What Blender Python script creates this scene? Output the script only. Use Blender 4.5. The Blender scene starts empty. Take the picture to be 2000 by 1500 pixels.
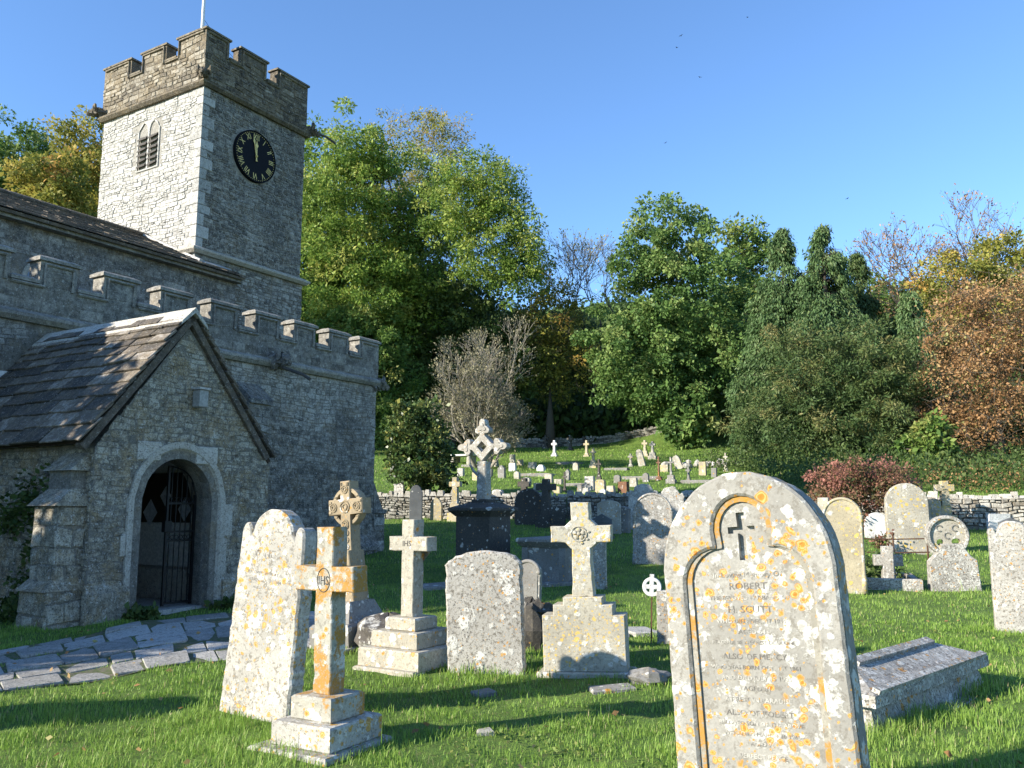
import bpy, bmesh, math, random
import numpy as np
from mathutils import Vector, Matrix
random.seed(7); rng = np.random.default_rng(7)
scn = bpy.context.scene; COL = scn.collection
R = math.radians

# ---------------------------------------------------------------- camera
FPX, EYE, PITCH = 1660.0, 1.4, math.atan(238 / 1660.0)
cd = bpy.data.cameras.new('camera'); cam = bpy.data.objects.new('camera', cd); COL.objects.link(cam)
cam.location = (0, 0, EYE); cam.rotation_euler = (math.pi / 2 + PITCH, 0, 0)
cd.sensor_width = 36; cd.lens = 36 * FPX / 2000; cd.clip_end = 2000; cd.clip_start = .05
scn.camera = cam
# ---------------------------------------------------------------- light
SUN_EL = R(23.8); LH = Vector((.902, .432, 0)).normalized()
w = bpy.data.worlds.new('World'); scn.world = w; w.use_nodes = True
wn = w.node_tree; wn.nodes.clear()
sky = wn.nodes.new('ShaderNodeTexSky'); sky.sky_type = 'NISHITA'; sky.sun_disc = False
sky.sun_elevation = SUN_EL; sky.sun_rotation = math.atan2(-LH.x, -LH.y)
sky.air_density = 1.0; sky.dust_density = 0; sky.ozone_density = 6.0; sky.altitude = 0
bg = wn.nodes.new('ShaderNodeBackground'); bg.inputs[1].default_value = .108
wo = wn.nodes.new('ShaderNodeOutputWorld')
wn.links.new(sky.outputs[0], bg.inputs[0]); wn.links.new(bg.outputs[0], wo.inputs[0])
sd = bpy.data.lights.new('sun', 'SUN'); sd.energy = 3.9; sd.angle = R(.53); sd.color = (1, .92, .78)
so = bpy.data.objects.new('sun', sd); COL.objects.link(so); so.location = (-30, -20, 30)
so.rotation_euler = Vector((LH.x * math.cos(SUN_EL), LH.y * math.cos(SUN_EL), -math.sin(SUN_EL))).to_track_quat('-Z', 'Y').to_euler()
vs = scn.view_settings; vs.view_transform = 'Standard'; vs.look = 'None'; vs.exposure = 1.5; vs.gamma = 1
vs.use_curve_mapping = False
scn.cycles.max_bounces = 10; scn.cycles.diffuse_bounces = 7; scn.cycles.transparent_max_bounces = 4

# ---------------------------------------------------------------- helpers: place
CP, SP = math.cos(PITCH), math.sin(PITCH)
def ray(px, py):
    x = (px - 1000) / FPX; u_ = -(py - 750) / FPX
    return (x, CP - SP * u_, SP + CP * u_)
WALL_PTS = [(-60, 32), (-5, 30.6), (4.6, 30.0), (7.5, 29.4), (10.5, 28.0), (13.5, 26.3), (18, 25.2), (60, 22)]
def wall_y(x): return np.interp(x, [p[0] for p in WALL_PTS], [p[1] for p in WALL_PTS])
def terrain(x, y):
    x = np.asarray(x, float); y = np.asarray(y, float)
    t = np.clip((y - 14.5) * 1.2, -30, 30)
    low = .06 * np.log1p(np.exp(t)) / 1.2 + .06 * np.maximum(y - 14.5 - 25, 0)
    low = np.minimum(low, 1.1)
    wy = wall_y(x); d = y - wy
    up = 1.62 + .118 * np.clip(d, 0, 37) + .42 * np.clip(d - 37, 0, 60) + .1 * np.clip(d - 97, 0, 200)
    s = np.clip((d - .05) / .5, 0, 1); s = s * s * (3 - 2 * s)
    bump = .02 * np.sin(x * 2.1 + 1.3 * np.sin(y * 1.7)) * np.sin(y * 1.9 + .7) + .012 * np.sin(x * 5.3 + y * 3.1)
    return low * (1 - s) + up * s + bump * np.clip((y - 3) / 3, 0, 1)
def hz(x, y): return float(terrain(x, y))
def G(px, py, ymin=2.0, ymax=90.0):
    r = ray(px, py); Y = ymin
    while Y < ymax:
        t = Y / r[1]
        if EYE + r[2] * t <= hz(r[0] * t, Y): break
        Y += .05
    t = Y / r[1]
    return Vector((r[0] * t, Y, hz(r[0] * t, Y)))
def depth(p): return p[1] * CP + (p[2] - EYE) * SP
def atY(px, py, Y):
    r = ray(px, py); t = Y / r[1]
    return Vector((r[0] * t, Y, EYE + r[2] * t))

# ---------------------------------------------------------------- helpers: objects
def tag(o, label=None, cat=None, group=None, kind=None):
    if label: o['label'] = label
    if cat: o['category'] = cat
    if group: o['group'] = group
    if kind: o['kind'] = kind
    return o
def empty(name, loc=(0, 0, 0), rz=0, lean=(0, 0), label=None, cat=None, group=None):
    o = bpy.data.objects.new(name, None); COL.objects.link(o); o.empty_display_size = .2
    o.location = loc; o.rotation_mode = 'XYZ'
    o.rotation_euler = (Matrix.Rotation(rz, 4, 'Z') @ Matrix.Rotation(lean[0], 4, 'X') @ Matrix.Rotation(lean[1], 4, 'Y')).to_euler('XYZ')
    return tag(o, label, cat, group)
def link(name, me, mat=None, parent=None, loc=None):
    if mat and not me.materials: me.materials.append(mat)
    o = bpy.data.objects.new(name, me); COL.objects.link(o)
    if parent: o.parent = parent
    if loc is not None: o.location = loc
    return o
class MB:
    def __init__(s): s.v = []; s.f = []; s.t = []; s.tone = .5
    def add(s, vs_, fs, tone=None):
        n = len(s.v); s.v.extend([tuple(p) for p in vs_]); s.f.extend([tuple(i + n for i in f) for f in fs])
        s.t.extend([s.tone if tone is None else tone] * len(vs_)); return s
    def box(s, x0, x1, y0, y1, z0, z1, T=None, ch=0, tone=None):
        if ch <= 0:
            vv = [(x, y, z) for z in (z0, z1) for y in (y0, y1) for x in (x0, x1)]
            ff = [(0, 2, 3, 1), (4, 5, 7, 6), (0, 1, 5, 4), (2, 6, 7, 3), (0, 4, 6, 2), (1, 3, 7, 5)]
        else:
            ring = lambda a, z: [(x0 + a, y0 + a, z), (x1 - a, y0 + a, z), (x1 - a, y1 - a, z), (x0 + a, y1 - a, z)]
            vv = ring(ch, z0) + ring(0, z0 + ch) + ring(0, z1 - ch) + ring(ch, z1)
            ff = [(3, 2, 1, 0), (12, 13, 14, 15)]
            for k in range(3):
                for i in range(4):
                    j = (i + 1) % 4; ff.append((k * 4 + i, k * 4 + j, k * 4 + 4 + j, k * 4 + 4 + i))
        if T: vv = [T(*p) for p in vv]
        return s.add(vv, ff, tone)
    def taper(s, x0, x1, y0, y1, z0, X0, X1, Y0, Y1, z1, T=None, tone=None):
        vv = [(x0, y0, z0), (x1, y0, z0), (x1, y1, z0), (x0, y1, z0), (X0, Y0, z1), (X1, Y0, z1), (X1, Y1, z1), (X0, Y1, z1)]
        ff = [(3, 2, 1, 0), (4, 5, 6, 7)] + [(i, (i + 1) % 4, (i + 1) % 4 + 4, i + 4) for i in range(4)]
        if T: vv = [T(*p) for p in vv]
        return s.add(vv, ff, tone)
    def tube(s, pts, rad, n=6, tone=None):
        pts = [Vector(p) for p in pts]
        if not hasattr(rad, '__len__'): rad = [rad] * len(pts)
        vv = []; ff = []; ref = Vector((.31, .47, .83))
        for i, p in enumerate(pts):
            d = (pts[min(i + 1, len(pts) - 1)] - pts[max(i - 1, 0)])
            if d.length < 1e-9: d = Vector((0, 0, 1))
            d.normalize(); a = d.cross(ref)
            if a.length < .05: a = d.cross(Vector((1, 0, 0)))
            a.normalize(); b = d.cross(a)
            for k in range(n):
                t = 2 * math.pi * k / n
                vv.append(p + (a * math.cos(t) + b * math.sin(t)) * rad[i])
            if i:
                for k in range(n):
                    j = (k + 1) % n; q = (i - 1) * n
                    ff.append((q + k, q + j, q + n + j, q + n + k))
        ff.append(tuple(range(n))[::-1]); m = (len(pts) - 1) * n; ff.append(tuple(range(m, m + n)))
        return s.add(vv, ff, tone)
    def lathe(s, prof, cx=0, cy=0, n=20, axis='z', T=None, tone=None):
        vv = []; ff = []
        for i, (r_, z) in enumerate(prof):
            for k in range(n):
                a = 2 * math.pi * k / n; p = (cx + r_ * math.cos(a), cy + r_ * math.sin(a), z)
                vv.append(p)
            if i:
                for k in range(n):
                    j = (k + 1) % n; q = (i - 1) * n
                    ff.append((q + k, q + j, q + n + j, q + n + k))
        ff.append(tuple(range(n))[::-1]); m = (len(prof) - 1) * n; ff.append(tuple(range(m, m + n)))
        if T: vv = [T(*p) for p in vv]
        return s.add(vv, ff, tone)
    def ext(s, outer, y0, y1, ch=.008, holes=(), T=None, tone=None):
        """solid from an outline in the x-z plane, front at y0 (towards -y), back at y1, with a chamfered front"""
        def area(l): return sum(l[i][0] * l[(i + 1) % len(l)][1] - l[(i + 1) % len(l)][0] * l[i][1] for i in range(len(l)))
        if area(outer) < 0: outer = outer[::-1]
        holes = [h if area(h) < 0 else h[::-1] for h in holes]
        def inset(l, d):
            out = []; n = len(l)
            for i in range(n):
                a, b, c_ = Vector(l[i - 1]), Vector(l[i]), Vector(l[(i + 1) % n])
                e1 = (b - a); e2 = (c_ - b)
                if e1.length < 1e-7 or e2.length < 1e-7: out.append(tuple(b)); continue
                e1.normalize(); e2.normalize()
                n1 = Vector((-e1.y, e1.x)); n2 = Vector((-e2.y, e2.x)); m = n1 + n2
                if m.length < .3: out.append(tuple(b)); continue
                m.normalize(); k = d / max(.45, m.dot(n1)); out.append(tuple(b + m * k))
            return out
        loops = [outer] + list(holes); bm = bmesh.new(); front = []; faces_s = []
        for li, l in enumerate(loops):
            li_in = inset(l, ch) if ch > 0 else l
            rings = []
            ys = [(li_in, y0), (l, y0 + ch), (l, y1)] if ch > 0 else [(l, y0), (l, y1)]
            for (ll, yy) in ys: rings.append([bm.verts.new((p[0], yy, p[1])) for p in ll])
            for a in range(len(rings) - 1):
                n = len(l)
                for i in range(n):
                    j = (i + 1) % n
                    try: bm.faces.new((rings[a][i], rings[a][j], rings[a + 1][j], rings[a + 1][i]))
                    except ValueError: pass
            front.append((rings[0], rings[-1]))
        if not holes:
            bm.faces.new(front[0][0]); bm.faces.new(front[0][1][::-1])
        else:
            for which in (0, 1):
                eds = []
                for fr in front:
                    rr = fr[which]
                    for i in range(len(rr)):
                        e = bm.edges.get((rr[i], rr[(i + 1) % len(rr)])) or bm.edges.new((rr[i], rr[(i + 1) % len(rr)]))
                        eds.append(e)
                bmesh.ops.triangle_fill(bm, edges=eds, use_beauty=True, use_dissolve=False)
        bmesh.ops.recalc_face_normals(bm, faces=bm.faces)
        bm.verts.index_update()
        vv = [tuple(v.co) for v in bm.verts]; ff = [tuple(v.index for v in f.verts) for f in bm.faces]
        bm.free()
        if T: vv = [T(*p) for p in vv]
        return s.add(vv, ff, tone)
    def blob(s, c_, r3, seed=0, n=8, m=6, amp=.18, T=None, tone=None):
        rr = random.Random(seed); vv = []; ff = []
        for i in range(m + 1):
            th = math.pi * i / m
            for k in range(n):
                ph = 2 * math.pi * k / n; q = 1 + rr.uniform(-amp, amp)
                vv.append((c_[0] + r3[0] * q * math.sin(th) * math.cos(ph), c_[1] + r3[1] * q * math.sin(th) * math.sin(ph), c_[2] + r3[2] * q * math.cos(th)))
            if i:
                for k in range(n):
                    j = (k + 1) % n; q0 = (i - 1) * n; ff.append((q0 + k, q0 + n + k, q0 + n + j, q0 + j))
        if T: vv = [T(*p) for p in vv]
        return s.add(vv, ff, tone)
    def mesh(s, name, mat=None, smooth=False):
        me = bpy.data.meshes.new(name); me.from_pydata(s.v, [], s.f)
        a = me.attributes.new('tone', 'FLOAT', 'POINT'); a.data.foreach_set('value', np.array(s.t, dtype=np.float32))
        if mat: me.materials.append(mat)
        if smooth: me.polygons.foreach_set('use_smooth', [True] * len(me.polygons))
        me.update(); return me
    def build(s, name, mat, parent=None, smooth=False, loc=None):
        return link(name, s.mesh(name, mat, smooth), None, parent, loc)
def poly_mesh(name, V, F, tone, mat, nper):
    """fast mesh: V (n,3), F (m,k) with k corners each"""
    me = bpy.data.meshes.new(name)
    me.vertices.add(len(V)); me.vertices.foreach_set('co', np.ascontiguousarray(V, np.float32).ravel())
    m, k = F.shape
    me.loops.add(m * k); me.loops.foreach_set('vertex_index', np.ascontiguousarray(F, np.int32).ravel())
    me.polygons.add(m); me.polygons.foreach_set('loop_start', np.arange(0, m * k, k, dtype=np.int32))
    a = me.attributes.new('tone', 'FLOAT', 'POINT'); a.data.foreach_set('value', np.ascontiguousarray(tone, np.float32))
    me.materials.append(mat); me.update(calc_edges=True); me.validate(); return me

# ---------------------------------------------------------------- helpers: materials
class NT:
    def __init__(s, name):
        s.m = bpy.data.materials.new(name); s.m.use_nodes = True; s.t = s.m.node_tree; s.t.nodes.clear()
        s.out = s.t.nodes.new('ShaderNodeOutputMaterial'); s.L = s.t.links.new
        s.bs = s.t.nodes.new('ShaderNodeBsdfPrincipled'); s.L(s.bs.outputs[0], s.out.inputs[0])
        s.bs.inputs['Roughness'].default_value = .9; s.bs.inputs['Specular IOR Level'].default_value = .25
    def n(s, ty, **kw):
        nd = s.t.nodes.new(ty)
        for k, v_ in kw.items(): setattr(nd, k, v_)
        return nd
    def put(s, sock, val):
        if hasattr(val, 'links'): s.L(val, sock)
        elif isinstance(val, (tuple, list)) and len(val) == 3 and sock.type == 'RGBA': sock.default_value = (*val, 1)
        else: sock.default_value = val
    def obj(s, rand=True):
        tc = s.n('ShaderNodeTexCoord').outputs['Object']
        if not rand: return tc
        oi = s.n('ShaderNodeObjectInfo').outputs['Random']
        m = s.math('MULTIPLY', oi, 37.0); cx = s.n('ShaderNodeCombineXYZ')
        for i in range(3): s.L(m, cx.inputs[i])
        va = s.n('ShaderNodeVectorMath', operation='ADD'); s.L(tc, va.inputs[0]); s.L(cx.outputs[0], va.inputs[1])
        return va.outputs[0]
    def math(s, op, a, b=0.0, clamp=False):
        nd = s.n('ShaderNodeMath', operation=op); nd.use_clamp = clamp
        s.put(nd.inputs[0], a); s.put(nd.inputs[1], b); return nd.outputs[0]
    def noise(s, vec, scale, det=4, rough=.55, dist=0):
        nd = s.n('ShaderNodeTexNoise'); s.L(vec, nd.inputs['Vector'])
        nd.inputs['Scale'].default_value = scale; nd.inputs['Detail'].default_value = det
        nd.inputs['Roughness'].default_value = rough; nd.inputs['Distortion'].default_value = dist; return nd
    def voro(s, vec, scale, feature='F1', rnd=1.0):
        nd = s.n('ShaderNodeTexVoronoi', feature=feature); s.L(vec, nd.inputs['Vector'])
        nd.inputs['Scale'].default_value = scale; nd.inputs['Randomness'].default_value = rnd; return nd
    def warp(s, vec, scale, amt):
        nz = s.noise(vec, scale, 3); sub = s.n('ShaderNodeVectorMath', operation='MULTIPLY_ADD')
        s.L(nz.outputs['Color'], sub.inputs[0]); sub.inputs[1].default_value = (amt,) * 3; s.L(vec, sub.inputs[2]); return sub.outputs[0]
    def ramp(s, fac, stops, interp='LINEAR'):
        nd = s.n('ShaderNodeValToRGB'); nd.color_ramp.interpolation = interp; e = nd.color_ramp.elements
        while len(e) < len(stops): e.new(.5)
        for i, (p, c_) in enumerate(stops):
            e[i].position = p; e[i].color = (*c_, 1) if hasattr(c_, '__len__') else (c_, c_, c_, 1)
        s.put(nd.inputs[0], fac); return nd.outputs[0]
    def step(s, x, a, b):
        nd = s.n('ShaderNodeMapRange', interpolation_type='SMOOTHSTEP'); s.put(nd.inputs['Value'], x)
        nd.inputs['From Min'].default_value = a; nd.inputs['From Max'].default_value = b; return nd.outputs[0]
    def mix(s, fac, a, b, mode='MIX'):
        nd = s.n('ShaderNodeMix', data_type='RGBA', blend_type=mode)
        s.put(nd.inputs[0], fac); s.put(nd.inputs[6], a); s.put(nd.inputs[7], b); return nd.outputs[2]
    def attr(s, name='tone'): return s.n('ShaderNodeAttribute', attribute_name=name).outputs['Fac']
    def bump(s, h, strength=.4, dist=.01):
        nd = s.n('ShaderNodeBump'); s.put(nd.inputs['Height'], h); nd.inputs['Strength'].default_value = strength
        nd.inputs['Distance'].default_value = dist; s.L(nd.outputs[0], s.bs.inputs['Normal']); return nd
    def color(s, c_): s.put(s.bs.inputs['Base Color'], c_); return s
    def rough(s, r_): s.bs.inputs['Roughness'].default_value = r_; return s

def flat(name, col, rough=.7, metal=0, spec=.3):
    a = NT(name); a.color(col).rough(rough); a.bs.inputs['Metallic'].default_value = metal; a.bs.inputs['Specular IOR Level'].default_value = spec
    v_ = a.obj(); nz = a.noise(v_, 25, 5); a.color(a.mix(a.step(nz.outputs[0], .35, .7), tuple(c_ * .7 for c_ in col), col)); a.bump(nz.outputs[0], .15)
    return a.m

def lichen_mat(name, base=(.40, .38, .33), orange=.3, white=.4, dark=.3, scale=1.0, osize=14, ocol=(.40, .145, .010), deep=None, wsc=7.5):
    a = NT(name); v_ = a.obj(); wv = a.warp(v_, 9 * scale, .07 / scale)
    big = a.noise(v_, 2.2 * scale, 3).outputs[0]; mid = a.noise(wv, 11 * scale, 6, .65).outputs[0]; fine = a.noise(v_, 70 * scale, 5, .7).outputs[0]
    c_ = a.mix(a.step(big, .3, .7), tuple(x * .66 for x in base), tuple(min(.8, x * 1.0) for x in base))
    c_ = a.mix(a.step(fine, .38, .62), a.mix(.5, c_, tuple(x * .6 for x in base)), c_)
    # pale crust
    wm = a.step(a.noise(a.warp(v_, 14 * scale, .05 / scale), wsc * scale, 8, .74).outputs[0], .65 - .22 * white, .73 - .22 * white)
    ed = a.math('MULTIPLY_ADD', a.noise(v_, 30 * scale, 4, .7).outputs[0], .55); a.t.nodes[-1].inputs[2].default_value = -.27
    vw = a.voro(a.warp(v_, 5 * scale, .12 / scale), 8 * scale); sv = a.n('ShaderNodeSeparateColor'); a.L(vw.outputs['Color'], sv.inputs[0])
    wm2 = a.math('MULTIPLY', a.step(a.math('ADD', a.math('DIVIDE', vw.outputs['Distance'], a.math('ADD', sv.outputs[1], .35)), ed), .46, .36), a.math('LESS_THAN', sv.outputs[0], white * .55))
    vw3 = a.voro(a.warp(v_, 9 * scale, .06 / scale), 19 * scale); sw = a.n('ShaderNodeSeparateColor'); a.L(vw3.outputs['Color'], sw.inputs[0])
    wm3 = a.math('MULTIPLY', a.step(a.math('ADD', a.math('DIVIDE', vw3.outputs['Distance'], a.math('ADD', sw.outputs[1], .35)), ed), .50, .34), a.math('LESS_THAN', sw.outputs[0], white * .6))
    wm = a.math('MAXIMUM', a.math('MULTIPLY', wm, .6), a.math('MAXIMUM', a.math('MULTIPLY', wm2, .85), a.math('MULTIPLY', wm3, .75)))
    wm = a.math('MULTIPLY', wm, a.step(fine, .25, .45))
    c_ = a.mix(wm, c_, a.mix(fine, (.48, .47, .43), (.66, .65, .60)))
    # grey-brown flecks
    fl = a.math('MULTIPLY', a.step(a.noise(v_, 30 * scale, 5, .78).outputs[0], .52, .60), min(.85, .40 + .5 * dark))
    c_ = a.mix(fl, c_, (.13, .115, .09))
    # orange rosettes with paler middles
    wo_ = a.warp(v_, 22 * scale, .028 / scale)
    for k, (sc, am) in enumerate(((osize, 1.0), (osize * 1.9, .8), (osize * 3.6, .6))):
        off = a.n('ShaderNodeVectorMath', operation='ADD'); a.L(wo_, off.inputs[0]); off.inputs[1].default_value = (3.3 * k, 1.7 * k, 5.1 * k)
        vo = a.voro(off.outputs[0], sc * scale)
        sel = a.n('ShaderNodeSeparateColor'); a.L(vo.outputs['Color'], sel.inputs[0])
        thr = a.math('MULTIPLY', a.step(a.noise(v_, 3.1 * scale, 4).outputs[0], .36, .62), orange * am * 1.3)
        on = a.math('LESS_THAN', sel.outputs[0], thr)
        rad = a.math('MULTIPLY_ADD', sel.outputs[1], .24); a.t.nodes[-1].inputs[2].default_value = .20
        rel = a.math('DIVIDE', vo.outputs['Distance'], rad)
        ring = a.ramp(rel, [(0, tuple(x * .9 for x in ocol)), (.45, (ocol[0] * 1.15, ocol[1] * 1.2, ocol[2] * 1.5)), (.62, (.50, .36, .13)), (.8, (ocol[0] * 1.1, ocol[1] * 1.15, ocol[2])), (1, (.48, .30, .07))])
        m_ = a.math('MULTIPLY', on, a.step(a.math('ADD', rel, a.math('MULTIPLY', ed, .8)), 1.08, .80)); m_ = a.math('MULTIPLY', m_, a.step(fine, .30, .46))
        c_ = a.mix(a.math('MULTIPLY', m_, .93), c_, ring)
    if deep: c_ = a.mix(a.math('MULTIPLY', a.math('MULTIPLY', a.step(a.noise(v_, 6, 7, .68).outputs[0], .62 - deep * .25, .68 - deep * .25), a.step(fine, .3, .5)), .9), c_, a.mix(fine, (.29, .14, .018), (.41, .21, .032)))
    # black specks
    dk = a.math('MULTIPLY', a.step(a.noise(v_, 48 * scale, 4, .75).outputs[0], .70 - .16 * dark, .74 - .16 * dark), a.step(a.noise(v_, 5 * scale, 3).outputs[0], .55 - .3 * dark, .75 - .2 * dark))
    c_ = a.mix(a.math('MULTIPLY', dk, .85), c_, (.06, .055, .05))
    a.color(c_)
    hgt = a.math('ADD', a.math('MULTIPLY', fine, .35), a.math('MULTIPLY', mid, .8)); hgt = a.math('ADD', hgt, a.math('MULTIPLY', wm, .5))
    a.bump(hgt, .55, .012); return a.m

def wall_mat(name, ramp_, ochre=.2, lichen=.35, dark=.4, mott=1.0):
    a = NT(name); v_ = a.obj(False); t = a.attr()
    n1 = a.noise(a.warp(v_, 3, .3), 3.2, 5, .65).outputs[0]; n2 = a.noise(a.warp(v_, 6, .1), 9, 6, .7).outputs[0]; n3 = a.noise(v_, 55, 4, .7).outputs[0]
    t2 = a.math('ADD', t, a.math('MULTIPLY', a.math('SUBTRACT', n2, .5), 1.7 * mott))
    c_ = a.ramp(t2, ramp_)
    c_ = a.mix(a.math('MULTIPLY', a.step(n1, .48, .62), ochre), c_, a.mix(n2, (.22, .15, .07), (.40, .30, .16)))
    c_ = a.mix(a.math('MULTIPLY', a.step(a.noise(v_, .55, 5, .65).outputs[0], .47, .62), dark), c_, (.085, .08, .075))
    c_ = a.mix(a.math('MULTIPLY', a.step(a.noise(a.warp(v_, 12, .08), 16, 6, .75).outputs[0], .66 - .2 * lichen, .72 - .2 * lichen), .75), c_, (.56, .55, .51))
    c_ = a.mix(a.math('MULTIPLY', a.step(a.noise(v_, 20, 6, .78).outputs[0], .54, .64), .75), c_, (.06, .056, .048))
    c_ = a.mix(a.math('MULTIPLY', a.step(n3, .50, .62), min(.75, .5 * mott)), c_, (.05, .047, .042)); c_ = a.mix(a.math('MULTIPLY', a.step(a.noise(v_, 34, 4, .75).outputs[0], .57, .66), min(.7, .45 * mott)), c_, (.52, .51, .47))
    a.color(c_); h = a.math('ADD', a.math('MULTIPLY', n2, 1.2), a.math('MULTIPLY', n3, .5)); a.bump(h, .8, .02); return a.m
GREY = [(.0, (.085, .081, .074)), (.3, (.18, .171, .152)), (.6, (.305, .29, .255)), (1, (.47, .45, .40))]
PORCH = [(.0, (.09, .08, .063)), (.3, (.20, .177, .133)), (.6, (.31, .276, .21)), (1, (.45, .42, .345))]
PALE = [(.0, (.13, .12, .105)), (.3, (.29, .272, .235)), (.6, (.42, .40, .35)), (1, (.54, .515, .46))]
BROWN = [(.0, (.048, .040, .031)), (.3, (.12, .098, .068)), (.6, (.215, .18, .125)), (1, (.38, .345, .28))]
M = {}
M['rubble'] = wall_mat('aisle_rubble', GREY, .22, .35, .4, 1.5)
M['porch'] = wall_mat('porch_rubble', PORCH, .6, .45, .22, 1.6)
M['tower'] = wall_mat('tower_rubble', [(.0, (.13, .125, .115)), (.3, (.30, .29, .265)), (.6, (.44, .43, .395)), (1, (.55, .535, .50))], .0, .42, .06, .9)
M['parapet'] = wall_mat('parapet_stone', BROWN, .25, .3, .25)
M['aparapet'] = wall_mat('grey_parapet_stone', GREY, .12, .35, .4)
M['towermortar'] = wall_mat('pale_tower_mortar', [(0, (.16, .15, .13)), (.5, (.30, .285, .25)), (1, (.42, .40, .35))], .05, .3, .1)
M['mortar'] = wall_mat('lime_mortar', [(0, (.07, .065, .055)), (.5, (.18, .168, .143)), (1, (.30, .28, .24))], .3, .2, .3)
M['dressed'] = wall_mat('dressed_limestone', [(0, (.26, .24, .20)), (.5, (.42, .39, .33)), (1, (.52, .49, .43))], .15, .3, .1)
M['roofstone'] = wall_mat('stone_roof_slate', [(0, (.05, .045, .04)), (.4, (.115, .095, .075)), (.75, (.20, .165, .125)), (1, (.36, .33, .29))], .15, .22, .2)
M['ridge'] = wall_mat('ridge_stone', PALE, .1, .5, .05)
M['paving'] = wall_mat('paving_stone', [(0, (.24, .235, .215)), (.5, (.37, .36, .335)), (1, (.47, .46, .43))], .08, .2, .2)
M['drystone'] = wall_mat('drystone_wall_stone', PALE, .25, .45, .12)
M['plaster'] = flat('porch_plaster', (.80, .79, .76), .9)
M['iron'] = flat('black_iron', (.012, .012, .013), .5, .3)
M['rust'] = flat('rusty_iron', (.10, .05, .03), .8)
M['lead'] = flat('lead_flashing', (.45, .44, .42), .6)
M['clock'] = flat('clock_black', (.006, .007, .010), .7, 0, .15)
M['gold'] = flat('gilding', (.80, .60, .20), .4, .25)
M['paper'] = flat('notice_paper', (.6, .62, .66), .8)
M['oak'] = flat('dark_oak', (.05, .035, .022), .8)
M['pole'] = flat('white_pole_paint', (.8, .8, .8), .5)
M['lampglass'] = flat('lamp_housing', (.33, .33, .31), .5)
M['louvre'] = flat('louvre_slate', (.10, .09, .08), .9)
M['void'] = flat('unlit_opening', (.012, .012, .012), .95)
M['glass'] = flat('leaded_glass', (.10, .13, .18), .12, 0, .7)
a = NT('copper_stain'); M_st = a  # verdigris wash below the clock is folded into the tower stones below
# stones
M['L_big'] = lichen_mat('headstone_orange_rosettes', (.34, .325, .29), .62, .56, .25, .9, 15, wsc=13)
M['L_monument'] = lichen_mat('white_crusted_monument_stone', (.40, .38, .33), .08, .5, .35, 1.2, 14)
M['L_ochre'] = lichen_mat('ochre_lichened_moulding', (.32, .30, .25), .45, .2, .3, 1.0, 14, deep=.48)
M['L_left'] = lichen_mat('headstone_white_speckled', (.44, .42, .375), .36, .55, .60, 1.0, 17, (.36, .17, .02))
M['L_cross'] = lichen_mat('cross_orange_crust', (.40, .38, .32), .25, .38, .25, 1.0, 12, deep=.50)
M['L_pale'] = lichen_mat('pale_limestone', (.44, .41, .335), .10, .40, .22, 1.0, 16)
M['L_rose'] = lichen_mat('yellow_spotted_limestone', (.45, .42, .34), .42, .40, .25, 1.0, 18, (.52, .33, .07))
M['L_round'] = lichen_mat('black_speckled_limestone', (.42, .40, .36), .14, .50, .85, 1.0, 20)
M['L_tan'] = lichen_mat('tan_carved_stone', (.36, .29, .19), .06, .12, .25, 1.2, 20)
M['L_gold'] = lichen_mat('golden_lichened_stone', (.46, .40, .28), .45, .25, .15, .8, 12, (.52, .36, .08))
M['L_yel'] = lichen_mat('yellow_lichened_stone', (.44, .41, .34), .40, .35, .35, .8, 10, (.50, .33, .06))
M['L_grey'] = lichen_mat('grey_weathered_stone', (.27, .26, .24), .05, .22, .5)
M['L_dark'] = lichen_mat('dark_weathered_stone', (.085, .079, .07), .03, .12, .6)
M['L_slate'] = lichen_mat('smooth_slate', (.13, .14, .15), .0, .02, .05)
M['L_white'] = lichen_mat('clean_white_marble', (.72, .72, .70), .0, .2, .02)
M['L_rough'] = lichen_mat('shaggy_white_lichen_stone', (.46, .44, .40), .06, .75, .55, .9)
M['L_tomb'] = lichen_mat('white_black_tomb_stone', (.42, .40, .36), .16, .65, 1.0, 1.1, 12)
M['L_brown'] = lichen_mat('brown_stone', (.20, .10, .06), .1, .15, .4)
a = NT('worn_lettering'); nz = a.noise(a.obj(), 14, 5, .7).outputs[0]
a.color(a.mix(a.step(nz, .42, .60), (.15, .14, .125), (.47, .45, .40))); M['letter'] = a.m
a = NT('half_worn_lettering'); nz = a.noise(a.obj(), 20, 5, .7).outputs[0]
a.color(a.mix(a.step(nz, .50, .64), (.14, .13, .115), (.36, .345, .31))); M['lettermid'] = a.m
a = NT('cut_lettering'); a.color((.07, .065, .06)); M['letterdark'] = a.m

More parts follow.
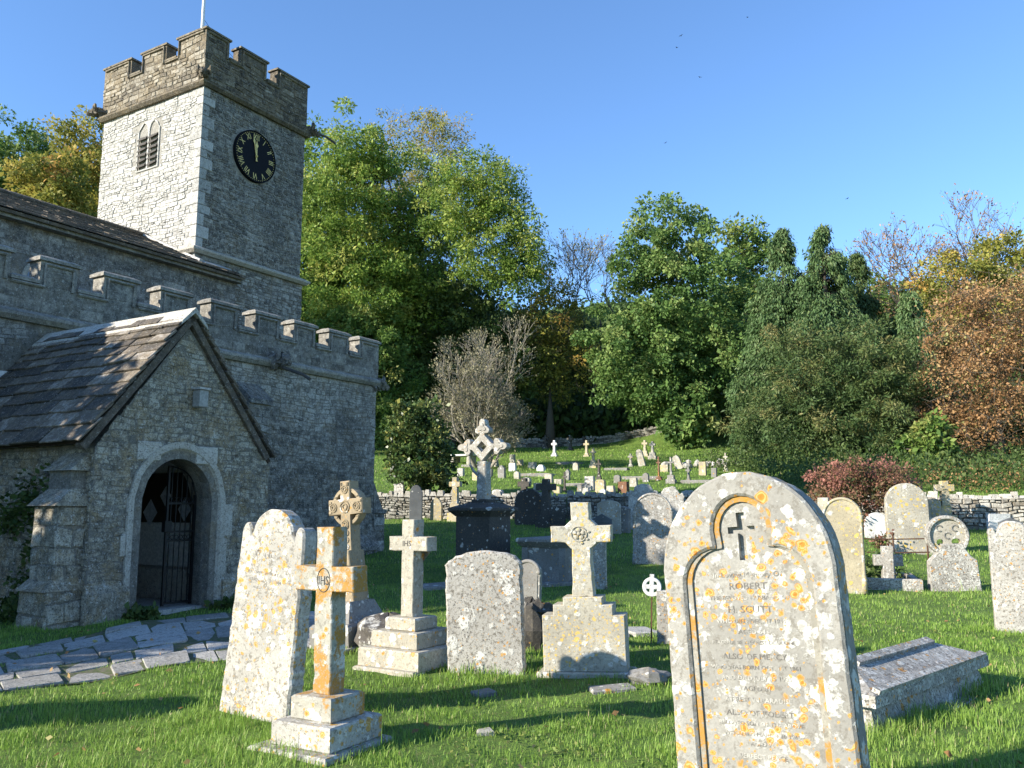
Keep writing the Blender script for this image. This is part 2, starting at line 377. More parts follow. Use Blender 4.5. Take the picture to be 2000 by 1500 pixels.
# ---------------------------------------------------------------- lettering meshes (made first, used later)
TXT = {}
def text_meshes(items):
    obs = []
    for key, body, size in items:
        cu = bpy.data.curves.new('t', 'FONT'); cu.body = body; cu.size = size; cu.align_x = 'CENTER'; cu.align_y = 'CENTER'
        cu.resolution_u = 2; cu.extrude = .0008; cu.space_line = 1.5
        o = bpy.data.objects.new('t', cu); COL.objects.link(o); obs.append((key, o))
    dg = bpy.context.evaluated_depsgraph_get()
    for key, o in obs: TXT[key] = bpy.data.meshes.new_from_object(o.evaluated_get(dg))
    for key, o in obs: cu = o.data; bpy.data.objects.remove(o); bpy.data.curves.remove(cu)
BIG = [('In Loving Memory Of', .032), ('ROBERT', .042), ('THE BELOVED HUSBAND OF', .025), ('H. SCUTT', .042), ('WHO DIED DEC. 17 1915', .025), ('AGED 64', .028),
       ('PEACEFUL BE THY REST DEAR ONE', .021), ('ALSO OF MERCY', .034), ('WHO WAS BORN OCT. 1ST 1861', .024), ('AND DIED JULY 15 1935', .026), ('AGED 81', .028),
       ('AT REST IN PARADISE', .027), ('ALSO OF ROBERT', .033), ('BELOVED SON OF THE ABOVE', .024), ('WHO DIED MARCH 26 1965', .024), ('AGED 76', .024), ('PERFECT PEACE', .026)]
NUM = ['XII', 'I', 'II', 'III', 'IIII', 'V', 'VI', 'VII', 'VIII', 'IX', 'X', 'XI']
items = [('big%d' % i, b, s) for i, (b, s) in enumerate(BIG)] + [('num%d' % i, n_, .24) for i, n_ in enumerate(NUM)]
items += [('ihs', 'IHS', .075), ('ihs2', 'IHS', .07), ('name', 'SYDNEY', .075), ('nl', 'IN LOVING MEMORY OF\nWHO DIED JULY 1884\nAGED 72 YEARS', .032),
          ('blue', 'IN\nLOVING MEMORY OF\nA DEAR WIFE\nAND MOTHER\nAT REST', .055), ('blue2', 'IN LOVING\nMEMORY', .06)]
text_meshes(items)
def lettering(key, parent, loc, mat, name='inscription', sx=1, rot=0):
    o = link(name, TXT[key].copy(), mat, parent, loc); o.rotation_euler = (math.pi / 2, rot, 0); o.scale = (sx, 1, 1); return o

# ================================================================ SETTING: ground
a = NT('churchyard_ground'); v_ = a.obj(False)
n1 = a.noise(v_, 1.2, 4).outputs[0]; n2 = a.noise(v_, 14, 5, .7).outputs[0]; n3 = a.noise(v_, 90, 3, .7).outputs[0]
g_ = a.mix(a.step(n1, .4, .65), (.075, .135, .022), (.12, .19, .035))
g_ = a.mix(a.step(n2, .52, .68), g_, (.13, .14, .045)); g_ = a.mix(a.step(n3, .5, .7), g_, (.035, .075, .010))
a.color(g_); a.bump(a.math('ADD', n2, n3), .6, .03); M['ground'] = a.m
xs = np.unique(np.concatenate([np.linspace(-420, -40, 20), np.arange(-40, -8, 1.5), np.arange(-8, 20, .35), np.arange(20, 60, 2), np.linspace(60, 420, 20)]))
ys = np.unique(np.concatenate([np.linspace(-200, -10, 12), np.arange(-10, 2, 1.), np.arange(2, 34, .3), np.arange(34, 72, .8), np.arange(72, 160, 3), np.linspace(160, 600, 24)]))
X, Y = np.meshgrid(xs, ys); Z = terrain(X, Y); nx, ny = len(xs), len(ys)
idx = np.arange(nx * ny).reshape(ny, nx)
F = np.stack([idx[:-1, :-1], idx[:-1, 1:], idx[1:, 1:], idx[1:, :-1]], -1).reshape(-1, 4)
me = poly_mesh('ground', np.stack([X, Y, Z], -1).reshape(-1, 3), F, np.zeros(nx * ny), M['ground'], 4)
me.polygons.foreach_set('use_smooth', [True] * len(me.polygons))
tag(link('ground', me), 'grassy churchyard ground rising to a wooded hillside', kind='structure')

# ================================================================ CHURCH
U = Vector((1000, 1677.0, 0)).normalized(); V = Vector((-U.y, U.x, 0))
def W(u_, v_, z): p = U * u_ + V * v_; return (p.x, p.y, z)
church = empty('church', W(10, 14, 0), 0, (0, 0), 'grey stone church with battlemented clock tower and gabled porch', 'church')
CL = church.location
def cpart(mb, name, mat, parent=None, kind=None, label=None, smooth=False):
    if parent is None or parent is church: o = mb.build(name, mat, church, smooth, -CL)
    else: o = mb.build(name, mat, parent, smooth)
    if kind: o['kind'] = kind
    if label: o['label'] = label
    return o

def clip(poly, ax, lim, sign):
    out = []
    for i in range(len(poly)):
        a_, b_ = poly[i - 1], poly[i]; da = sign * (lim(a_) if callable(lim) else a_[ax] - lim); db = sign * (lim(b_) if callable(lim) else b_[ax] - lim)
        if (da >= 0) != (db >= 0):
            t = da / (da - db); out.append((a_[0] + (b_[0] - a_[0]) * t, a_[1] + (b_[1] - a_[1]) * t))
        if db >= 0: out.append(b_)
    return out
def masonry(fn, poly, ch=(.10, .19), ln=(.18, .45), gap=.010, proud=(.004, .022), hole=None, seed=0, tone=(.15, .85), toned=None, cham=.016, wave=1.0):
    """coursed rubble on the wall polygon poly (s, z); fn(s, z, out) gives the point. Returns [(verts, faces, tone, area, centre)]"""
    rr = random.Random(seed); res = []; fn0 = fn
    zlo, zhi = min(p[1] for p in poly), max(p[1] for p in poly)
    def fn(s, z, o):
        k = min(1, (z - zlo) / .15, (zhi - z) / .15); k = max(0, k)
        return fn0(s + .014 * math.sin(9 * z + 3 * math.sin(s * 2.3)), z + k * wave * (.022 * math.sin(1.9 * s + 2.1 * z + seed) + .014 * math.sin(5.3 * s - 3 * z) + .008 * math.sin(13 * s + 7 * z)), o)
    s0 = min(p[0] for p in poly); s1 = max(p[0] for p in poly); z0 = min(p[1] for p in poly); z1 = max(p[1] for p in poly)
    ar = sum(poly[i][0] * poly[(i + 1) % len(poly)][1] - poly[(i + 1) % len(poly)][0] * poly[i][1] for i in range(len(poly)))
    if ar < 0: poly = poly[::-1]
    planes = []
    for i in range(len(poly)):
        a_, b_ = poly[i], poly[(i + 1) % len(poly)]
        ex, ez = b_[0] - a_[0], b_[1] - a_[1]; L = math.hypot(ex, ez)
        planes.append(lambda p, a_=a_, ex=ex, ez=ez, L=L: (ex * (p[1] - a_[1]) - ez * (p[0] - a_[0])) / L)
    z = z0
    while z < z1 - .02:
        hgt = rr.uniform(*ch); s = s0 - rr.uniform(0, ln[1])
        if z1 - z - hgt < .06: hgt = z1 - z
        while s < s1:
            L = rr.uniform(*ln) * (.7 + .6 * (hgt - ch[0]) / max(.01, ch[1] - ch[0])); parts_ = [(z, z + hgt)]
            if hgt > .85 * ch[1] and rr.random() < .3: zm = z + hgt * rr.uniform(.4, .6); parts_ = [(z, zm), (zm, z + hgt)]
            for (za, zb) in parts_:
                j = lambda k: rr.uniform(-k, k)
                q = [(s + gap + j(.014), za + gap * .8 + j(.009)), (s + L - gap + j(.014), za + gap * .8 + j(.009)),
                     (s + L - gap + j(.016), zb - gap * .8 + j(.009)), (s + gap + j(.016), zb - gap * .8 + j(.009))]
                for pl in planes:
                    q = clip(q, 0, pl, 1)
                    if len(q) < 3: break
                if len(q) < 3: continue
                A = abs(sum(q[i][0] * q[(i + 1) % len(q)][1] - q[(i + 1) % len(q)][0] * q[i][1] for i in range(len(q)))) / 2
                if A < .003: continue
                cx = sum(p[0] for p in q) / len(q); cz = sum(p[1] for p in q) / len(q)
                if hole and (hole(cx, cz) or any(hole(*p) for p in q)): continue
                pr = rr.uniform(*proud); inn = []
                for p in q:
                    d = math.hypot(p[0] - cx, p[1] - cz); k = max(.3, 1 - cham * rr.uniform(.7, 1.5) / max(d, .02)); inn.append((cx + (p[0] - cx) * k, cz + (p[1] - cz) * k))
                n = len(q); vv = [fn(p[0], p[1], -.004) for p in q] + [fn(p[0], p[1], pr + rr.uniform(-.003, .003)) for p in inn]
                ff = [tuple(range(n, 2 * n))] + [(i, (i + 1) % n, n + (i + 1) % n, n + i) for i in range(n)]
                tn = rr.uniform(*tone)
                if rr.random() < .08: tn = min(1, tn + .3)
                if toned: tn = toned(cx, cz, tn)
                res.append((vv, ff, tn, A, fn(cx, cz, 0)))
            s += L
        z += hgt
    return res
STONES = []   # (score, stone, wall index)
WALLS = []    # (wall object, material, stuff builder name)
def wall_stones(stones, wall, mat):
    i = len(WALLS); WALLS.append((wall, mat))
    for st in stones:
        p = Vector(st[4]); STONES.append((st[3] / max(1, p.x ** 2 + p.y ** 2), st, i))
S_ = lambda v0: (lambda s, z, o: W(s, v0 - o, z))           # a face turned to -V (long side walls)
E_ = lambda u0: (lambda s, z, o: W(u0 - o, -s, z))          # a face turned to -U; s = -v

# ---- tower
TU0, TU1, TV0, TV1 = 13.34, 16.87, 17.0, 21.1
mb = MB(); mb.box(TU0, TU1, TV0, TV1, 7.6, 11.95, W); tower = cpart(mb, 'tower_wall', M['towermortar'])
mb = MB(); mb.box(TU0 - .05, TU1 + .05, TV0 - .05, TV1 + .05, -.3, 7.6, W); towerb = cpart(mb, 'tower_base_wall', M['mortar'])
cu_, cz_ = 15.03, 10.62
def clock_stain(s, z, t):      # verdigris / pale wash under the dial is paler stone
    return min(1, t + .25) if (abs(s - 15.05 - .05 * (10 - z)) < .2 + .03 * (10 - z) and 8 < z < 9.9) else t
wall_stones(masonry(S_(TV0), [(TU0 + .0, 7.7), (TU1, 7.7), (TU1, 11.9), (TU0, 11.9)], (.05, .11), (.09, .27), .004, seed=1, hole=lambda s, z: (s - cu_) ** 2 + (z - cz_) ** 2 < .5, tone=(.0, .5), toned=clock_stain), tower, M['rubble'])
wv0, wv1 = -19.52, -18.62
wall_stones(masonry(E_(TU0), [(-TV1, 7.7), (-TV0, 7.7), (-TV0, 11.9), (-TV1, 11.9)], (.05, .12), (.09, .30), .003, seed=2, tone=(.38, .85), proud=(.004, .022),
    hole=lambda s, z: wv0 < s < wv1 and 10.1 < z < 11.45), tower, M['tower'])
wall_stones(masonry(S_(TV0 - .05), [(TU0 - .05, 4.2), (TU1 + .05, 4.2), (TU1 + .05, 7.52), (TU0 - .05, 7.52)], (.06, .12), (.11, .30), .004, seed=3, tone=(.2, .8)), towerb, M['rubble'])
wall_stones(masonry(E_(TU0 - .05), [(-TV1, 6.9), (-TV0 + .05, 6.9), (-TV0 + .05, 7.52), (-TV1, 7.52)], (.09, .17), (.15, .42), .009, seed=4, tone=(.2, .9)), towerb, M['tower'])
# quoins: long-and-short pale blocks at the near corner
z = 7.66; k = 0
rr = random.Random(5)
qn = []
while z < 11.85:
    hq = rr.uniform(.22, .34); lu, lv = ((.5, .26) if k % 2 else (.26, .5)); zt = min(z + hq, 11.9)
    m_ = MB(); m_.tone = rr.uniform(.35, .75); m_.box(TU0 - .026, TU0 + lu * .7, TV0 - .022, TV0 + lv * .8, z + .006, zt - .006, W, .010); qn.append(m_); z += hq; k += 1
for m_ in qn: cpart(m_, 'quoin', M['tower'], church)
def string(name, z, prj, hgt, u0, u1, v0, v1, mat, sides='SEWN', tone=.6):
    mb = MB(); mb.tone = tone; A, B, C_, D = u0 - prj, u1 + prj, v0 - prj, v1 + prj
    p = [(0, 0), (prj * .55, 0), (prj, hgt * .35), (prj, hgt * .6), (0, hgt)]
    for i in range(len(p) - 1):
        (pa, za), (pb, zb) = p[i], p[i + 1]
        for (x0, y0, x1, y1, sx) in ((u0, v0, u1, v0, 'S'), (u1, v0, u1, v1, 'W'), (u1, v1, u0, v1, 'N'), (u0, v1, u0, v0, 'E')):
            if sx not in sides: continue
            def c(x, y, q): return W(x + (q if x == u1 else -q), y + (q if y == v1 else -q), 0)
            a0 = W(x0 + (pa if x0 == u1 else -pa), y0 + (pa if y0 == v1 else -pa), z + za); a1 = W(x1 + (pa if x1 == u1 else -pa), y1 + (pa if y1 == v1 else -pa), z + za)
            b0 = W(x0 + (pb if x0 == u1 else -pb), y0 + (pb if y0 == v1 else -pb), z + zb); b1 = W(x1 + (pb if x1 == u1 else -pb), y1 + (pb if y1 == v1 else -pb), z + zb)
            mb.add([a0, a1, b1, b0], [(0, 1, 2, 3)])
    return cpart(mb, name, mat)
string('string_course', 7.52, .16, .20, TU0 - .05, TU1 + .05, TV0 - .05, TV1 + .05, M['dressed'])
string('cornice', 11.88, .15, .20, TU0, TU1, TV0, TV1, M['parapet'], tone=.35)
# ---- tower parapet with merlons
PT = .30; zc, zt = 12.93, 13.42
mb = MB(); mb.tone = .35
PU0, PU1, PV0, PV1 = TU0 - .04, TU1 + .02, TV0 - .03, TV1 + .05
mb.box(PU0, PU1, PV0, PV0 + PT, 12.05, zc, W); mb.box(PU0, PU1, PV1 - PT, PV1, 12.05, zc, W)
mb.box(PU0, PU0 + PT, PV0 + PT, PV1 - PT, 12.05, zc, W); mb.box(PU1 - PT, PU1, PV0 + PT, PV1 - PT, 12.05, zc, W); mb.box(TU0, TU1, TV0, TV1, 11.93, 12.06, W)
par = cpart(mb, 'parapet', M['parapet'])
SM = [(PU0, 14.04), (14.42, 15.33), (15.72, PU1)]; EM = [(PV0, 18.05), (18.52, 19.52), (19.98, PV1)]
def coping(x0, x1, y0, y1, z, tone, mat, par_=None):
    m_ = MB(); m_.tone = tone; o = .045
    m_.taper(x0 - o, x1 + o, y0 - o, y1 + o, z, x0 - o, x1 + o, y0 - o, y1 + o, z + .05, W); m_.taper(x0 - o, x1 + o, y0 - o, y1 + o, z + .05, x0 + .02, x1 - .02, y0 + .05, y1 - .05, z + .10, W)
    return cpart(m_, 'coping', mat, par_)
rr = random.Random(9)
for v0, v1 in ((PV0, PV0 + PT), (PV1 - PT, PV1)):
    for i, (a_, b_) in enumerate(SM):
        m_ = MB(); m_.tone = rr.uniform(.2, .5); m_.box(a_, b_, v0, v1, zc, zt, W); cpart(m_, 'merlon', M['parapet']); coping(a_, b_, v0, v1, zt, .45, M['parapet'])
        if i < 2: coping(b_ + .05, SM[i + 1][0] - .05, v0, v1, zc + .002, .45, M['parapet'])
for u0, u1 in ((PU0, PU0 + PT), (PU1 - PT, PU1)):
    for i, (a_, b_) in enumerate(EM):
        a2 = a_ + (PT if i == 0 else 0); b2 = b_ - (PT if i == 2 else 0)
        m_ = MB(); m_.tone = rr.uniform(.3, .6); m_.box(u0, u1, a2, b2, zc, zt, W); cpart(m_, 'merlon', M['parapet']); coping(u0, u1, a2, b2, zt + .003, .5, M['parapet'])
        if i < 2: coping(u0, u1, b_ + .05, EM[i + 1][0] - .05, zc + .003, .5, M['parapet'])
sp = lambda segs: (lambda s, z: z > zc - .02 and not any(a_ + .02 < s < b_ - .02 for a_, b_ in segs) or z > zt - .01)
wall_stones(masonry(S_(PV0), [(PU0, 12.08), (PU1, 12.08), (PU1, zt), (PU0, zt)], (.08, .16), (.15, .38), .008, seed=11, hole=sp(SM), tone=(.05, .6)), par, M['parapet'])
wall_stones(masonry(E_(PU0), [(-PV1, 12.08), (-PV0, 12.08), (-PV0, zt), (-PV1, zt)], (.08, .16), (.15, .38), .008, seed=12, hole=lambda s, z: sp(EM)(-s, z), tone=(.3, .9)), par, M['parapet'])
# moulded frames round the battlements (roll that follows the crenellation)
def cren_roll(fn, segs, lo, hi, mat, r_=.035):
    for i, (a_, b_) in enumerate(segs):
        pts = []
        if i > 0: pts += [fn(segs[i - 1][1] + .02, lo - .03, .02), fn(a_ + .07, lo - .03, .02)]
        pts += [fn(a_ + .07, hi - .05, .02), fn(b_ - .07, hi - .05, .02)]
        if i < len(segs) - 1: pts += [fn(b_ - .07, lo - .03, .02)]
        m_ = MB(); m_.tone = .5; m_.tube(pts, r_, 5); cpart(m_, 'moulding', mat)
cren_roll(S_(PV0), SM, zc, zt, M['parapet']); cren_roll(E_(PU0), [(-b_, -a_) for a_, b_ in EM[::-1]], zc, zt, M['parapet'])
# gargoyles
def gargoyle(u_, v_, z, du, dv, spout=0, seed=0, mat='parapet'):
    m_ = MB(); m_.tone = .3
    c0 = Vector(W(u_, v_, z)); d = (U * du + V * dv).normalized()
    for k, (q, r_, dz) in enumerate(((.0, .16, .0), (.13, .13, .04), (.26, .11, .03), (.36, .07, -.02))):
        p = c0 + d * q + Vector((0, 0, dz)); m_.blob(p, (r_, r_, r_ * 1.05), seed + k, 9, 6, .28)
    sidev = d.cross(Vector((0, 0, 1)))
    for sg in (-1, 1): m_.blob(c0 + d * .2 + sidev * sg * .15 + Vector((0, 0, .12)), (.06, .06, .11), seed + 7, 6, 5, .3)
    o = cpart(m_, 'gargoyle', M[mat], smooth=False)
    if spout:
        t_ = MB(); t_.tube([c0 + d * .35, c0 + d * .6 + Vector((0, 0, -.05)), c0 + d * (.6 + spout) + Vector((0, 0, -.10 - .4 * spout))], .035, 7); t = cpart(t_, 'spout', M['louvre'], o)
        t.location = (0, 0, 0)
    return o
gargoyle(PU0 + .02, PV0 + .02, 12.1, -.8, -.8, 0, 3); gargoyle(PU0, PV1 - .05, 12.12, -.8, .7, 0, 5); gargoyle(PU1 - .05, PV0, 12.05, .75, -.55, .28, 8)
# clock
mb = MB()
def CK(x, y, z): return W(cu_ + x, TV0 - .03 + y, cz_ + z)
mb.ext([(.69 * math.cos(t), .69 * math.sin(t)) for t in np.linspace(0, 2 * math.pi, 49)[:-1]], -.05, .04, .012, T=CK)
clock = cpart(mb, 'clock', M['clock'], label='round black clock face with gold Roman numerals')
mb = MB(); ring = [(.70 * math.cos(t), .70 * math.sin(t)) for t in np.linspace(0, 2 * math.pi, 49)[:-1]]
mb.ext(ring, -.075, .04, .006, [[(x * .955, z * .955) for x, z in ring]], T=CK); cpart(mb, 'rim', M['clock'], clock)
yawU = math.atan2(U.y, U.x)
def on_clock(x, z, me_, rot, name, mat, sc=(1, 1, 1), y=-.056):
    o = link(name, me_, mat, clock); p = Vector(CK(x, y, z)); o.location = p
    o.rotation_euler = (Matrix.Rotation(yawU, 4, 'Z') @ Matrix.Rotation(rot, 4, 'Y') @ Matrix.Rotation(math.pi / 2, 4, 'X')).to_euler(); o.scale = sc; return o
for i in range(12):
    t = i * math.pi / 6; on_clock(.53 * math.sin(t), .53 * math.cos(t), TXT['num%d' % i], t, 'numeral', M['gold'], (.72, .95, 1), -.055)
mb = MB()
for i in range(60):
    t = i * math.pi / 30; mb.box(.645 * math.sin(t) - .008, .645 * math.sin(t) + .008, -.058, -.051, .645 * math.cos(t) - .008, .645 * math.cos(t) + .008, CK)
cpart(mb, 'minute_track', M['gold'], clock)
def hand(L, wd, ang, y):
    m_ = MB(); o_ = [(-.02, -.14), (.02, -.14), (wd * .6, L * .55), (wd * 1.7, L * .68), (wd * .7, L * .8), (0, L), (-wd * .7, L * .8), (-wd * 1.7, L * .68), (-wd * .6, L * .55)]
    ca, sa = math.cos(ang), math.sin(ang); m_.ext([(x * ca + z * sa, -x * sa + z * ca) for x, z in o_], y - .006, y, .002, T=CK); return m_
cpart(hand(.60, .022, R(-12), -.072), 'minute_hand', M['gold'], clock); cpart(hand(.44, .035, R(-1.0), -.082), 'hour_hand', M['gold'], clock)
mb = MB(); mb.blob(CK(0, -.085, 0), (.035, .035, .035), 1, 10, 6, 0); cpart(mb, 'boss', M['gold'], clock)
# bell opening: twin lancets with stone louvres
def EW(x, y, z): return W(TU0 + y, -x, z)            # x = -v, y depth into the wall
def lancet(x0, x1, z0, z1): 
    c_ = (x0 + x1) / 2; wd = x1 - x0
    return [(x0, z0), (x1, z0), (x1, z1 - wd * .75)] + [(x1 - wd / 2 * (1 - math.cos(t)) * 1.0, z1 - wd * .75 + wd * .75 * math.sin(t)) for t in np.linspace(.3, 1.45, 5)] + [(c_, z1)] + [(x0 + wd / 2 * (1 - math.cos(t)), z1 - wd * .75 + wd * .75 * math.sin(t)) for t in np.linspace(1.45, .3, 5)] + [(x0, z1 - wd * .75)]
xa, xb = wv0 + .02, wv1 - .02; xm = (xa + xb) / 2
L1, L2 = lancet(xa + .03, xm - .035, 10.14, 11.42), lancet(xm + .035, xb - .03, 10.14, 11.42)
mb = MB(); mb.tone = .7
mb.ext([(xa - .02, 10.1), (xb + .02, 10.1), (xb + .02, 11.2), (xm + .18, 11.47), (xm - .18, 11.47), (xa - .02, 11.2)], -.03, .03, .008, [L1, L2], T=EW)
bell = cpart(mb, 'bell_opening', M['tower'], label='twin arched bell opening with sagging stone louvres')
mb = MB(); mb.box(xa, xb, .035, .04, 10.12, 11.4, EW); cpart(mb, 'void', M['void'], bell)
for (x0, x1) in ((xa + .03, xm - .035), (xm + .035, xb - .03)):
    for k in range(6):
        z = 10.2 + k * .15; m_ = MB(); dz = random.uniform(-.03, .03); m_.tone = .4
        pr = [(x0 + .005, -.07, z + dz), (x1 - .005, -.07, z - dz), (x1 - .005, .03, z + .12), (x0 + .005, .03, z + .12)]
        m_.add([EW(*p) for p in pr] + [EW(p[0], p[1], p[2] + .035) for p in pr], [(3, 2, 1, 0), (4, 5, 6, 7), (0, 1, 5, 4), (1, 2, 6, 5), (2, 3, 7, 6), (3, 0, 4, 7)])
        cpart(m_, 'louvre', M['louvre'], bell)
# ---- nave
mb = MB(); mb.box(2, 14.2, 16.5, 16.97, 0, 7.0, W); mb.box(2, TU0 - .06, 16.97, 21.8, 0, 7.0, W); nave = cpart(mb, 'nave_wall', M['mortar'])
wall_stones(masonry(S_(16.5), [(5, 4.4), (14.2, 4.4), (14.2, 6.88), (5, 6.88)], (.11, .20), (.2, .5), .004, proud=(.002, .010), seed=21, tone=(.1, .6), hole=lambda s, z: abs(s - 9.3) < .38 and z < 6.2), nave, M['rubble'])
m_ = MB(); m_.tone = .45; m_.box(2, 14.24, 16.30, 16.5, 6.88, 7.02, W); cpart(m_, 'eaves_course', M['aparapet'])
m_ = MB(); m_.tone = .4
o_ = [(9.3 + .26 * math.cos(t), 5.85 + .26 * math.sin(t)) for t in np.linspace(0, math.pi, 13)]
m_.ext([(9.66, 5.0), (9.66, 5.85)] + [(9.3 + .36 * math.cos(t), 5.85 + .36 * math.sin(t)) for t in np.linspace(0, math.pi, 13)][1:] + [(8.94, 5.0)], 16.46, 16.52, .006, [[(9.56, 5.08)] + o_ + [(9.04, 5.08)]], T=W)
win = cpart(m_, 'window', M['dressed']); m_ = MB(); m_.ext([(9.56, 5.08)] + o_ + [(9.04, 5.08)], 16.487, 16.495, 0, T=W); cpart(m_, 'pane', M['glass'], win)
# nave roof: sloping slab with courses of stone slates
sl = math.hypot(2.75, 2.75 * .45); ca, sa = 2.75 / sl, 2.75 * .45 / sl
def NR(x, y, z): return W(x, 16.22 + y * ca - z * sa, 6.94 + y * sa + z * ca)
mb = MB(); mb.box(2, TU0, .0, sl + .12, 0, .06, NR); mb.box(TU0, 14.24, 0, .85, 0, .06, NR); nroof = cpart(mb, 'nave_roof', M['roofstone'])
mb = MB(); rr = random.Random(31); y = -.02; k = 0
while y < sl:
    e = .30 - .012 * k; x = 2 - rr.random() * .4
    while x < 14.2:
        wd = rr.uniform(.28, .6); x1 = min(x + wd, (TU0 if y > .6 else 14.24))
        if x1 - x > .08: mb.box(x + .006, x1 - .006, y, min(y + e + .06, sl + .1), .062 + rr.uniform(0, .012), .085 + rr.uniform(0, .02), lambda X_, Y_, Z_, y=y: NR(X_, Y_, Z_ + (.02 - (Y_ - y) * .07)), 0, rr.uniform(.1, .6))
        x += wd
    y += e; k += 1
o = cpart(mb, 'slate', M['roofstone'], nroof, 'stuff')
mb = MB(); mb.tone = .4
for k in range(16): mb.box(2 + k * .71, 2 + k * .71 + .695, sl - .08, sl + .16, .1, .18, NR, .02)
cpart(mb, 'ridge_tile', M['roofstone'], nroof, 'stuff')
m_ = MB(); m_.box(TU0 - .16, TU0 - .055, .5, sl * .98, .10, .16, NR); cpart(m_, 'flashing', M['lead'])
m_ = MB(); m_.box(TU0 - .05, 14.1, .40, .8, .09, .12, NR); cpart(m_, 'flashing', M['lead'])
# ---- south aisle
AV = 13.0; AU1 = 15.5
mb = MB(); mb.box(2.5, AU1, AV, 16.5, -.4, 4.25, W); mb.box(2.5, AU1, AV + .02, 16.5, 4.25, 4.4, W); aisle = cpart(mb, 'aisle_wall', M['mortar'])
patch = lambda s, z, t: min(1, t + .30) if (z > 3.6 - .6 * abs(math.sin(s * 1.3)) or (s > 15.0 and z > 2.6)) else (t - .1 if z < 2.2 else t)
wall_stones(masonry(S_(AV), [(3, -.1), (AU1, -.1), (AU1, 4.2), (3, 4.2)], (.05, .11), (.08, .26), .003, proud=(.002, .014), seed=41, tone=(.18, .68), toned=patch, hole=lambda s, z: (6.2 < s < 9.1 and z < 3.95 - 1.2 * abs(s - 7.5) + .3) or (11.25 < s < 11.9 and z < 3.7)), aisle, M['rubble'])
string('aisle_string_course', 4.2, .13, .20, 2.5, AU1, AV, 16.5, M['aparapet'], 'SW')
mb = MB(); mb.tone = .35; mb.box(2.5, AU1 + .03, AV - .03, AV + .27, 4.36, 4.83, W); mb.box(AU1 - .27, AU1 + .03, AV + .27, 16.6, 4.36, 4.83, W); apar = cpart(mb, 'aisle_parapet', M['aparapet'])
AM = [(3.0, 3.62), (4.05, 4.70), (5.15, 5.78), (6.22, 6.86), (7.32, 7.93), (8.40, 9.03), (9.50, 10.14), (10.60, 11.25), (11.70, 12.35), (12.76, 13.40), (13.82, 14.47), (14.84, AU1 + .03)]
rr = random.Random(43)
for i, (a_, b_) in enumerate(AM):
    m_ = MB(); m_.tone = rr.uniform(.25, .6); m_.box(a_, b_, AV - .03, AV + .27, 4.83, 5.22, W); cpart(m_, 'merlon', M['aparapet']); coping(a_, b_, AV - .03, AV + .27, 5.22, .5, M['aparapet'])
    if i < len(AM) - 1: coping(b_ + .05, AM[i + 1][0] - .05, AV - .03, AV + .27, 4.832, .5, M['aparapet'])
for (a_, b_) in ((13.9, 14.5), (15.0, 15.6), (16.1, 16.5)):
    m_ = MB(); m_.tone = .4; m_.box(AU1 - .27, AU1 + .03, a_, b_, 4.83, 5.22, W); cpart(m_, 'merlon', M['aparapet']); coping(AU1 - .27, AU1 + .03, a_, b_, 5.222, .5, M['aparapet'])
spA = lambda s, z: (z > 4.80 and not any(a_ + .02 < s < b_ - .02 for a_, b_ in AM))
wall_stones(masonry(S_(AV - .03), [(4, 4.40), (AU1 + .03, 4.40), (AU1 + .03, 5.2), (4, 5.2)], (.14, .24), (.22, .5), .006, proud=(.002, .010), seed=44, tone=(.1, .6), hole=spA), apar, M['aparapet'])
cren_roll(S_(AV - .03), [m for m in AM if m[0] > 4], 4.83, 5.22, M['aparapet'], .028)
# buttresses
def buttress(u0, u1, v0, v1, z0, z1, rise, name='buttress', seed=0, mat='rubble', base=None):
    m_ = MB(); m_.tone = .5; m_.box(u0, u1, v0, v1, z0, z1, W); m_.taper(u0, u1, v0, v1, z1, u0, u1, v1 - .02, v1, z1 + rise, W); o = cpart(m_, name, M['mortar'])
    m_ = MB(); m_.tone = .3
    m_.add([W(u0 - .02, v0 - .06, z1 - .02), W(u1 + .02, v0 - .06, z1 - .02), W(u1 + .02, v1, z1 + rise), W(u0 - .02, v1, z1 + rise), W(u0 - .02, v0 - .06, z1 + .07), W(u1 + .02, v0 - .06, z1 + .07), W(u1 + .02, v1, z1 + rise + .09), W(u0 - .02, v1, z1 + rise + .09)],
           [(3, 2, 1, 0), (4, 5, 6, 7), (0, 1, 5, 4), (1, 2, 6, 5), (2, 3, 7, 6), (3, 0, 4, 7)]); cpart(m_, 'weathering', M['rubble'], o)
    wall_stones(masonry(S_(v0), [(u0, z0), (u1, z0), (u1, z1 - .03), (u0, z1 - .03)], (.12, .24), (.25, .5), .008, seed=seed, tone=(.2, .8)), o, M[mat])
    wall_stones(masonry(E_(u0), [(-v1, z0), (-v0, z0), (-v0, z1 - .03), (-v1, z1 - .03)], (.12, .24), (.25, .5), .008, seed=seed + 1, tone=(.2, .8)), o, M[mat])
    return o
buttress(11.34, 11.86, 12.62, 13.0, -.2, 3.38, .34, seed=51)
buttress(15.5, 15.86, 12.96, 13.6, -.2, 1.25, .01, seed=54); m_ = MB(); m_.tone = .3; m_.taper(15.5, 15.84, 12.97, 13.6, 1.24, 15.5, 15.51, 13.0, 13.6, 1.95, W); cpart(m_, 'weathering', M['rubble'])
buttress(14.7, 15.5, 12.86, 13.0, -.2, .42, .25, seed=53)
gargoyle(12.2, 12.9, 4.30, .1, -.9, .0, 61, 'aparapet')
m_ = MB(); m_.tube([W(12.22, 12.7, 4.18), W(12.3, 12.2, 4.0), W(12.34, 12.05, 3.90)], .035, 8); cpart(m_, 'spout', M['louvre'])
gargoyle(15.45, 13.05, 4.22, .8, -.35, .0, 64, 'aparapet')
